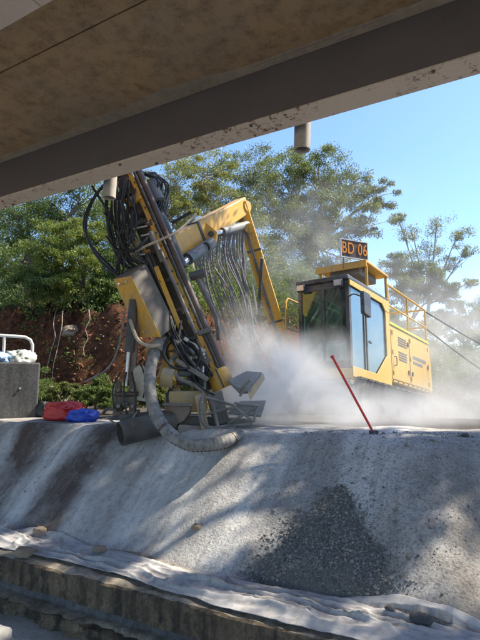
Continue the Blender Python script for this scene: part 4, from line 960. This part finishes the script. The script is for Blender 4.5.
# fabric strip along the foot of the slope
def fab_base(x, y): return max(slope_z(x, y) if y > BASE_Y - 0.02 else -9, BASE_Z)
xs = np.arange(-9.5, 1.5, 0.0125); nv = 64
V = np.empty((len(xs), nv, 3))
for i, x in enumerate(xs):
    y0 = 3.19 - 0.028 * (x + 5.0) + 0.05 * noise.noise(Vector((x * 0.8, 0, 5.0))) + 0.02 * noise.noise(Vector((x * 4, 0, 6.0)))
    y1 = 3.56 + 0.06 * noise.noise(Vector((x * 0.7, 4.0, 7.0))) + 0.03 * noise.noise(Vector((x * 3, 2, 6.0)))
    for j in range(nv):
        t = j / (nv - 1); y = y0 + (y1 - y0) * t
        def rdg(a, b, c, k, p=1.4): return (1 - min(1.0, abs(noise.noise(Vector((a, b, c)))) * k)) ** p
        w = noise.noise(Vector((x * 0.8, t * 1.5, 9.0)))
        f1 = rdg(x * 0.55 + w, t * 2.6 + 0.9 * w + x * 0.25, 1.0, 3.2)
        f2 = rdg(x * 1.1 + w, t * 4.2 - x * 0.7 + w, 4.0, 3.4)
        f3 = rdg(x * 2.4 - t * 1.2, t * 3.4 + x * 1.6 + 1.5 * w, 14.0, 3.6, 1.8)
        f4 = rdg(x * 5.0 + t, t * 5.0 - x * 3.5 + 2 * w, 24.0, 3.6, 1.8)
        lift = max(0.0, noise.noise(Vector((x * 0.9, t * 1.6, 2.0))))
        env = (math.sin(math.pi * min(0.985, max(0.03, t))) ** 0.5)
        h = 0.008 + (0.042 * f1 + 0.03 * f2 * (0.4 + lift) + 0.02 * f3 + 0.01 * f4 + 0.04 * lift) * env
        V[i, j] = (x, y + 0.03 * noise.noise(Vector((x * 2, t * 4, 3.0))), fab_base(x, y) + h)
cloth = np_mesh('geotextile_sheet', V.reshape(-1, 3), grid_faces(len(xs), nv), FABRIC, angle=180)
sm = cloth.modifiers.new('thickness', 'SOLIDIFY'); sm.thickness = 0.004
tag(cloth, 'rumpled white geotextile sheet lying along the concrete ledge', 'fabric')
# stones holding the fabric down
bvh = None
from mathutils.bvhtree import BVHTree
def cloth_z(x, y):
    i = int(round((x + 9.5) / 0.0125)); i = max(0, min(len(xs) - 1, i)); j = int(np.argmin(abs(V[i, :, 1] - y))); return float(V[i, j, 2])
for px, py, w, mat_, lab in ((24, 551, 22, BROWNSTONE, 'flat brown stone lying on the white fabric at far left'), (40, 531, 15, BROWNSTONE, 'brown stone at the upper fold of the white fabric on the left'),
                             (421, 622, 23, DARKSTONE, 'dark rounded stone on the white fabric at lower right'), (100, 549, 15, BROWNSTONE, 'small grey brown stone tucked into the middle of the fabric'),
                             (390, 610, 10, DARKSTONE, 'small dark stone beside the fabric near the gravel fan')):
    D = 2.5
    while D < 9:
        p = at(px, py, D)
        if 3.1 < p.y < 3.8 and p.z < cloth_z(p.x, p.y) + 0.02: break
        if p.z < BASE_Z + 0.05: break
        D += 0.01
    r_ = rad(w / 2, D) * 0.8
    z = cloth_z(p.x, p.y)
    tag(build(lump((p.x, p.y, z + r_ * 0.3), r_, r_ * 0.75, r_ * 0.5, px * 0.1, 0.5, 16), 'stone', mat_, angle=30), lab, 'stone', 'stones along the white fabric')
for px, py, w, lab in ((465, 437, 7, 'small dark stone on the crest at the right edge'), (197, 529, 9, 'lone grey stone stuck on the bare slope under the drill')):
    p = on_ground(px, py); r_ = rad(w / 2, 5)
    tag(build(lump((p.x, p.y, p.z + r_ * 0.3), r_, r_ * 0.8, r_ * 0.6, px * 0.1, 0.5, 16), 'stone', DARKSTONE if w < 8 else BROWNSTONE, angle=30), lab, 'stone')
# ------------------------------------------------------------------ vegetation
def leaves(centres, spread, n_each, size, r, flat=0.7):
    """leaf-sized rhombs scattered about clump centres"""
    C = np.repeat(centres, n_each, 0); n = len(C)
    sp = np.repeat(spread, n_each)[:, None]
    P = C + r.standard_normal((n, 3)).clip(-1.7, 1.7) * sp * np.array([1, 1, flat])
    d = r.standard_normal((n, 3)); d /= np.linalg.norm(d, axis=1)[:, None]; d[:, 2] -= 0.35
    e = np.cross(d, r.standard_normal((n, 3))); e /= np.linalg.norm(e, axis=1)[:, None]
    L = (size * r.uniform(0.5, 1.3, n))[:, None]; Wd = L * 0.36
    V = np.stack([P - d * L, P + e * Wd, P + d * L, P - e * Wd], 1)
    return V.reshape(-1, 3), np.arange(4 * n).reshape(-1, 4)
def tree(name, base, blobs, leafm, barkm, label, cat='tree', seed=0, clumps=34, per=60, leaf=0.09, trunk_r=0.14, group=None, fill=0.6, twigs=True, spread=0.30, gaps=None, dense=4.2):
    """blobs: list of (centre, radius). trunk splits to each blob, twigs to each clump"""
    r = np.random.default_rng(seed); rnd = random.Random(seed)
    base = Vector(base); root = tag(empty(name, base), label, cat, group)
    wood = MB(); allc = []; alls = []
    top = sum((c for c, _ in blobs), Vector()) / len(blobs)
    fork = base.lerp(top, 0.45) + Vector((rnd.uniform(-.3, .3), rnd.uniform(-.3, .3), 0))
    wood.tube(smooth_path([base - Vector((0, 0, .3)), base.lerp(fork, .5) + Vector((rnd.uniform(-.12, .12), rnd.uniform(-.12, .12), 0)), fork], 4), [trunk_r * (1.15 - 0.04 * k) for k in range(9)], 8)
    for c, R_ in blobs:
        mid = fork.lerp(c, .5) + Vector((rnd.uniform(-.2, .2), rnd.uniform(-.2, .2), rnd.uniform(-.05, .25))) * R_
        path = smooth_path([fork, mid, c], 4); rr0 = trunk_r * 0.55
        wood.tube(path, [rr0 * (1 - 0.75 * k / (len(path) - 1)) for k in range(len(path))], 6)
        n = max(4, int((clumps * R_ * R_ if R_ > 1 else clumps) * 0.8))
        d = r.standard_normal((n, 3)); d /= np.linalg.norm(d, axis=1)[:, None]
        rad_ = R_ * (fill + (1 - fill) * r.random(n) ** 0.6)[:, None] * np.array([1, 1, 0.8]) * (1 + 0.18 * r.standard_normal((n, 1)))
        cc = np.array(c) + d * rad_
        allc.append(cc); alls.append(R_ * spread * r.uniform(0.5, 1.15, n))
        if twigs:
            for q in cc[:: 2]:
                q = Vector(q); st = path[rnd.randrange(len(path) // 2, len(path))]
                md = st.lerp(q, .5) + Vector((0, 0, rnd.uniform(-.1, .15) * R_))
                wood.tube([st, md, q], [rr0 * .28, rr0 * .2, rr0 * .07], 4, False)
    build(wood, 'trunk', barkm, root, angle=60)
    cc = np.concatenate(allc); sp = np.concatenate(alls)
    if gaps:  # drops clumps along sun rays so chosen spots stay lit
        keep = np.ones(len(cc), bool); sd_ = np.array(sv)
        for g_, rr_ in gaps:
            w_ = cc - np.array(g_); perp = w_ - (w_ @ sd_)[:, None] * sd_; keep &= np.linalg.norm(perp, axis=1) > rr_ + sp * 0.6
        cc, sp = cc[keep], sp[keep]
    V, F = leaves(cc, sp * 0.72, int(per * dense), leaf * 0.54, r, 0.6)
    np_mesh('crown', V, F, leafm, root, smooth=False)
    return root
def gz(p): return Vector((p.x, p.y, ground_z(p.x, p.y)))
def T(name, basepx, D, blobs, leafm, label, **kw):
    b = gz(at(basepx, 390, D)); bl = [(at(x, y, d), rad(r_, d)) for x, y, r_, d in blobs]
    return tree(name, b, bl, leafm, kw.pop('bark', BARK), label, **kw)
G = 'trees on the hillside behind the rig'
T('hillside_tree', 20, 15.5, [(15, 215, 34, 15), (55, 205, 32, 16), (-20, 250, 34, 14.5), (20, 262, 28, 14), (48, 285, 20, 13.6), (95, 190, 30, 16), (30, 170, 36, 16)], LEAF_DARK, 'dense dark green tree overhanging the red bank at far left', seed=1, clumps=36, per=70, leaf=0.075, group=G)
T('hillside_tree', 66, 14.2, [(63, 236, 22, 13.4), (84, 262, 18, 13.4), (50, 258, 17, 13.2), (88, 232, 16, 13.8), (66, 285, 14, 13.2)], LEAF_BRIGHT, 'bright yellow green young tree between the dark tree and the mast', seed=2, clumps=34, per=70, leaf=0.06, group=G, trunk_r=0.07)
T('hillside_tree', 118, 15.5, [(120, 222, 30, 15), (112, 262, 24, 14.5), (140, 255, 30, 15.5), (105, 290, 16, 14), (135, 290, 20, 14.6)], LEAF_DARK, 'dark green tree behind the leaning mast above the red bank', seed=3, clumps=36, per=70, leaf=0.075, group=G)
T('hillside_tree', 195, 19, [(175, 180, 30, 18.5), (205, 168, 28, 19), (190, 215, 26, 18.5), (165, 205, 22, 18), (215, 195, 22, 19)], LEAF_PALE, 'pale yellowish gum tree with bare limbs between mast and boom', seed=4, clumps=30, per=46, leaf=0.085, group=G, bark=PALEBARK, trunk_r=0.16, spread=0.24)
T('hillside_tree', 232, 22, [(230, 190, 30, 22), (255, 170, 28, 23), (245, 225, 28, 22), (218, 250, 28, 21), (250, 262, 28, 21), (225, 290, 28, 20), (200, 275, 24, 20)], LEAF_OLIVE, 'olive green tree behind the boom and its hanging hoses', seed=5, clumps=24, per=60, leaf=0.095, group=G, bark=PALEBARK)
T('hillside_tree', 305, 26, [(285, 178, 30, 26), (318, 172, 28, 27), (348, 186, 26, 27), (376, 196, 20, 27), (300, 212, 32, 26), (335, 220, 30, 26), (272, 212, 26, 25), (368, 222, 20, 26), (290, 246, 30, 25), (325, 252, 26, 25)], LEAF_OLIVE, 'tall broad olive green tree rising behind the cab', seed=6, clumps=22, per=58, leaf=0.115, group=G, bark=PALEBARK, trunk_r=0.24, spread=0.26)
T('hillside_tree', 425, 32, [(412, 232, 13, 32), (437, 226, 14, 32), (458, 233, 12, 32), (466, 250, 9, 32), (430, 250, 13, 32), (450, 262, 11, 32), (398, 218, 9, 32), (470, 282, 8, 31)], LEAF_PALE, 'sparse feathery gum tree against the sky at right', seed=7, clumps=17, per=26, leaf=0.11, group=G, bark=PALEBARK, trunk_r=0.14, spread=0.42, fill=0.25)
T('hillside_tree', 408, 24, [(402, 268, 20, 24), (425, 278, 18, 24), (440, 290, 14, 24), (410, 292, 18, 23)], LEAF_OLIVE, 'low rounded tree half lost in dust behind the housing rail', seed=8, clumps=40, per=60, leaf=0.1, group=G)
T('hillside_tree', 465, 27, [(460, 312, 17, 27), (478, 326, 20, 27), (440, 322, 16, 27), (495, 310, 20, 28), (465, 345, 20, 25)], LEAF_OLIVE, 'hazy shrubby tree at the right edge behind the cables', seed=9, clumps=34, per=60, leaf=0.11, group=G)
T('hillside_tree', 275, 20, [(262, 290, 26, 20), (290, 280, 24, 20.5), (318, 290, 24, 20), (285, 318, 24, 19), (245, 322, 22, 19), (345, 300, 24, 20)], LEAF_DARK, 'dark undergrowth tree directly behind the lower boom and cab', seed=10, clumps=28, per=66, leaf=0.09, group=G)
T('hillside_tree', 390, 20, [(385, 320, 22, 20), (420, 332, 22, 20), (365, 330, 20, 20)], LEAF_DARK, 'dark low shrubby tree behind the engine housing', seed=12, clumps=26, per=60, leaf=0.09, group=G)
T('hillside_tree', 160, 17, [(160, 260, 26, 17), (180, 300, 26, 17), (150, 310, 24, 16), (205, 320, 24, 17), (165, 345, 22, 16)], LEAF_DARK, 'shadowed green tree seen through the mast hoses', seed=13, clumps=28, per=60, leaf=0.08, group=G)
T('hillside_tree', -10, 22, [(-10, 230, 36, 22), (20, 270, 34, 21), (-25, 290, 34, 20), (45, 250, 34, 22), (60, 290, 26, 20), (90, 270, 30, 21)], LEAF_DARK, 'deeply shaded tree further up the hill behind the far left tree', seed=14, clumps=26, per=50, leaf=0.1, group=G)
T('hillside_tree', 120, 24, [(110, 230, 34, 24), (140, 200, 34, 25), (150, 260, 34, 23), (185, 250, 34, 24), (200, 210, 30, 25)], LEAF_OLIVE, 'olive tree further up the hill behind the mast', seed=15, clumps=20, per=50, leaf=0.1, group=G, bark=PALEBARK)
# unseen trees added at right to shade the slope, with gaps for sunlit patches
GS = 'unseen trees added to shade the slope'
lit = [(on_ground(px, py), r_) for px, py, r_ in ((226, 470, .2), (240, 484, .12), (270, 505, .08), (292, 524, .09), (180, 545, .16), (200, 556, .1), (452, 555, .2), (470, 585, .22), (120, 470, .1), (210, 450, .1))]
lit += [(Vector((x, y, -1.0)), r_) for x, y, r_ in ((-4.3, 3.3, .22), (-3.4, 3.1, .16), (-2.6, 3.3, .16), (-1.7, 3.15, .2), (-0.9, 3.4, .2), (-5.4, 3.2, .15))]
crown = [(Vector((x, y, z)), r_) for x, y, z, r_ in ((-1.3, 7.7, 7.6, 1.0), (0.3, 8.6, 8.0, 1.25), (1.9, 8.5, 7.9, 1.25), (3.4, 8.7, 8.0, 1.25), (2.6, 7.6, 7.0, 1.0), (0.9, 7.4, 6.9, 0.9))]
tree('added_shade_tree', (6.6, 8.6, 0.0), crown, LEAF_OLIVE, BARK, 'tall leafy tree added out of view to shade the slope, nearer the drill rig', 'tree', 31, clumps=75, per=40, leaf=0.13, group=GS, trunk_r=0.2, spread=0.22, gaps=lit, dense=2.2, twigs=False)
crown = [(Vector((x, y, z)), r_) for x, y, z, r_ in ((4.8, 8.6, 8.0, 1.2), (6.2, 8.9, 8.4, 1.3), (5.2, 7.5, 7.0, 1.0), (7.6, 8.4, 8.2, 1.2))]
tree('added_shade_tree', (9.0, 9.0, 0.0), crown, LEAF_OLIVE, BARK, 'tall leafy tree added out of view to shade the slope, farther from the rig', 'tree', 32, clumps=70, per=40, leaf=0.13, group=GS, trunk_r=0.2, spread=0.22, gaps=lit, dense=2.2, twigs=False)
# bushes at the foot of the red bank
GB = 'bushes at the foot of the red bank'
def bush(px, py, D, w, h, seed, m, label, leaf=0.045, n=26):
    c = at(px, py, D); z0 = bench_z(c.x, c.y); r = rad(w / 2, D); hh = rad(h, D)
    tree('bush', (c.x, c.y, z0), [(Vector((c.x - .35 * r, c.y, z0 + hh * .55)), r * .62), (Vector((c.x + .4 * r, c.y + .1, z0 + hh * .5)), r * .6), (Vector((c.x, c.y + .2, z0 + hh * .72)), r * .55)], m, BARK, label, 'bush', seed, clumps=n, per=55, leaf=leaf, trunk_r=0.03, group=GB, fill=0.2)
bush(96, 385, 9.3, 44, 40, 21, LEAF_DARK, 'dark leafy bush at the foot of the red bank behind the blue bag')
bush(62, 385, 9.6, 34, 36, 22, LEAF_OLIVE, 'dull olive bush behind the red bag')
bush(112, 398, 8.9, 22, 20, 23, LEAF_DARK, 'small green bush just left of the mast foot', 0.04)
bush(47, 345, 11.5, 26, 28, 24, LEAF_DARK, 'shaded bush behind the white hoop rail')
bush(125, 262, 12.2, 40, 26, 25, LEAF_DARK, 'fresh green bush hanging over the top of the red bank', 0.05)
bush(150, 395, 9.6, 34, 30, 26, LEAF_OLIVE, 'olive bush hidden behind the jack cylinder')
bush(22, 372, 10.2, 50, 52, 28, LEAF_DARK, 'deeply shaded bush directly behind the concrete block')
bush(-5, 350, 11.0, 50, 60, 29, LEAF_DARK, 'dark bush cut by the left edge of the picture')
bush(40, 318, 11.4, 34, 30, 30, LEAF_DARK, 'leafy bush trailing over the bank left of the pale stems', 0.05)
bush(88, 298, 11.6, 36, 18, 33, LEAF_OLIVE, 'olive bush on the lip of the red bank under the bright tree', 0.045)
bush(72, 306, 11.3, 34, 20, 36, LEAF_DARK, 'leafy bush spilling over the bank above the tan boulder', 0.045)
bush(112, 300, 11.6, 34, 20, 37, LEAF_OLIVE, 'olive bush spilling over the bank beside the mast box', 0.045)
bush(20, 330, 10.8, 44, 34, 38, LEAF_DARK, 'dark shrub covering the bank behind the pale bundle', 0.05)
bush(200, 352, 12.5, 60, 50, 34, LEAF_DARK, 'dark bush behind the hanging hoses')
bush(255, 345, 14.0, 60, 50, 35, LEAF_DARK, 'dark bush behind the foot of the boom')
bush(15, 318, 12.4, 46, 26, 27, LEAF_DARK, 'dark bush on the bank above the hoop rail', 0.055)
# low undergrowth clothing bank and hillside, thin over the bare red patch
r = np.random.default_rng(77); rn = random.Random(77); C = []; S = []
bare = [at(100, 335, 11.2), at(118, 350, 10.8), at(85, 320, 11.6)]
while len(C) < 3600:
    D = rn.uniform(9, 27); px = rn.uniform(-60, 520); q = at(px, 390, D); z = ground_z(q.x, q.y)
    d = q.y - bank_y(q.x)
    if d < -0.35: continue
    near = min(math.hypot(q.x - b.x, q.y - b.y) for b in bare)
    if near < 1.2 and rn.random() > 0.1: continue
    if rn.random() > 0.25 + 1.2 * max(0, noise.noise(Vector((q.x * .7, q.y * .7, 40)))) + (0.4 if d > 1 else 0): continue
    s_ = rn.uniform(0.10, 0.28) * (1 if D < 15 else 1.7); C.append((q.x, q.y, z + s_ * rn.uniform(.5, 1.3))); S.append(s_)
V, F = leaves(np.array(C), np.array(S), 46, 0.05, r, 0.9)
tag(np_mesh('undergrowth', V, F, LEAF_DARK, smooth=False), 'low dark undergrowth covering the bank and hillside', 'undergrowth', kind='stuff')
# roots and bare stems hanging down the bank
rn = random.Random(8); k = 0
stem_words = ['pale bare stem leaning against the bank nearest the concrete block', 'long slanting pale stem above the olive bush', 'short pale stem right of the tan boulder', 'crooked dark root hanging close to the mast hoses']
for (x0, y0, x1, y1) in ((60, 298, 46, 376), (67, 300, 53, 378), (90, 302, 84, 356)):
    pts = []
    for j in range(7):
        t = j / 6; px = x0 + (x1 - x0) * t + rn.uniform(-2.2, 2.2); py = y0 + (y1 - y0) * t
        D = 8.0
        while D < 16:
            q = at(px, py, D)
            if q.z < ground_z(q.x, q.y) + 0.05: break
            D += 0.05
        pts.append(at(px, py, D - 0.12 - 0.05 * rn.random()))
    tag(build(MB().tube(smooth_path(pts, 3), [0.016 - 0.0005 * i for i in range(19)], 6), 'bare_sapling', PALEBARK if k < 3 else BARK), stem_words[k], 'stem', 'stems and roots on the red bank'); k += 1
# rocks bedded in the red bank
def bank_hit(px, py):
    D = 8.0
    while D < 16:
        q = at(px, py, D)
        if q.z < ground_z(q.x, q.y) + 0.02: break
        D += 0.03
    return q, D
q, D = bank_hit(71, 331); r_ = rad(9, D)
tag(build(lump((q.x, q.y, q.z - .2 * r_), r_, r_ * .8, r_ * .7, 3.3, 0.7, 26, 1.15), 'bank_rock', BROWNSTONE, angle=30), 'tan boulder bedded high in the red bank', 'rock')
rn = random.Random(17); P = []; S = []
for k in range(800):
    q, D = bank_hit(rn.uniform(-10, 215), rn.uniform(285, 388))
    s_ = min(0.075, 0.012 * rn.paretovariate(1.5)); P.append((q.x, q.y, q.z - 0.2 * s_)); S.append(s_)
tag(stones('bank_clods', P, S, CLOD, None, 5), 'crumbled red clods on the face of the bank', 'clods', kind='stuff')

# ------------------------------------------------------------------ airborne drilling dust
def dust(name, puffs, bounds, density, label, noise_scale=1.1):
    m, t = newmat(name + '_air'); g = N(t)
    pos = g.n('ShaderNodeNewGeometry').outputs['Position']
    total = None
    for (c, r_, k) in puffs:
        sub = g.n('ShaderNodeVectorMath', operation='SUBTRACT'); g.l(pos, sub.inputs[0]); sub.inputs[1].default_value = c
        div = g.n('ShaderNodeVectorMath', operation='DIVIDE'); g.l(sub.outputs[0], div.inputs[0]); div.inputs[1].default_value = r_
        ln = g.n('ShaderNodeVectorMath', operation='LENGTH'); g.l(div.outputs[0], ln.inputs[0])
        mr = g.n('ShaderNodeMapRange', interpolation_type='SMOOTHSTEP'); g.l(ln.outputs['Value'], mr.inputs[0])
        mr.inputs[1].default_value = 1.0; mr.inputs[2].default_value = 0.0; mr.inputs[3].default_value = 0.0; mr.inputs[4].default_value = k
        total = mr.outputs[0] if total is None else g.math('ADD', total, mr.outputs[0])
    nz = g.noise(pos, noise_scale, 6, 0.66, 0.6)
    mr = g.n('ShaderNodeMapRange'); g.l(nz, mr.inputs[0]); mr.inputs[1].default_value = 0.4; mr.inputs[2].default_value = 0.64; mr.inputs[3].default_value = 0.06; mr.inputs[4].default_value = 1.7
    d = g.math('MULTIPLY', g.math('MULTIPLY', total, mr.outputs[0]), density)
    vol = g.n('ShaderNodeVolumePrincipled'); vol.inputs['Color'].default_value = (0.88, 0.88, 0.88, 1); g.l(d, vol.inputs['Density'])
    vol.inputs['Anisotropy'].default_value = 0.1
    o = g.n('ShaderNodeOutputMaterial'); g.l(vol.outputs[0], o.inputs['Volume'])
    mb = MB().aabb(*bounds)
    return tag(build(mb, name, m, smooth=False), label, 'dust', kind='stuff')
puffs = [(at(268, 388, 6.7), (0.95, 0.85, 0.72), 5.0), (at(285, 370, 7.0), (0.8, 0.8, 0.75), 2.8), (at(304, 404, 6.6), (1.2, 0.9, 0.66), 3.0), (at(350, 414, 6.5), (1.5, 1.1, 0.55), 1.5), (at(430, 416, 6.8), (1.8, 1.3, 0.5), 0.6), (at(470, 405, 8.2), (2.2, 1.8, 0.9), 0.4), (at(400, 345, 9.5), (1.6, 1.2, 1.0), 0.22),
         (at(243, 335, 8.2), (0.7, 0.7, 0.8), 1.0), (at(258, 350, 7.6), (0.6, 0.6, 0.6), 1.5), (at(320, 362, 7.9), (1.1, 0.8, 0.7), 0.9), (at(240, 404, 6.1), (0.6, 0.5, 0.3), 1.4), (at(470, 350, 13), (3.4, 3.6, 2.4), 0.26)]
dust('dust_cloud', puffs, (-7.0, 3.6, 5.0, 15.6, -0.62, 3.6), 1.0, 'pale drilling dust billowing from the drill foot across the rig', 1.5)
puffs = [(at(420, 330, 18), (7.0, 3.5, 4.2), 0.09), (at(300, 270, 18), (7.0, 3.5, 5.5), 0.09)]
dust('drifting_dust', puffs, (-15.0, 7.0, 15.7, 24.0, -1.0, 8.5), 1.0, 'thin dust drifting in front of the hillside trees')
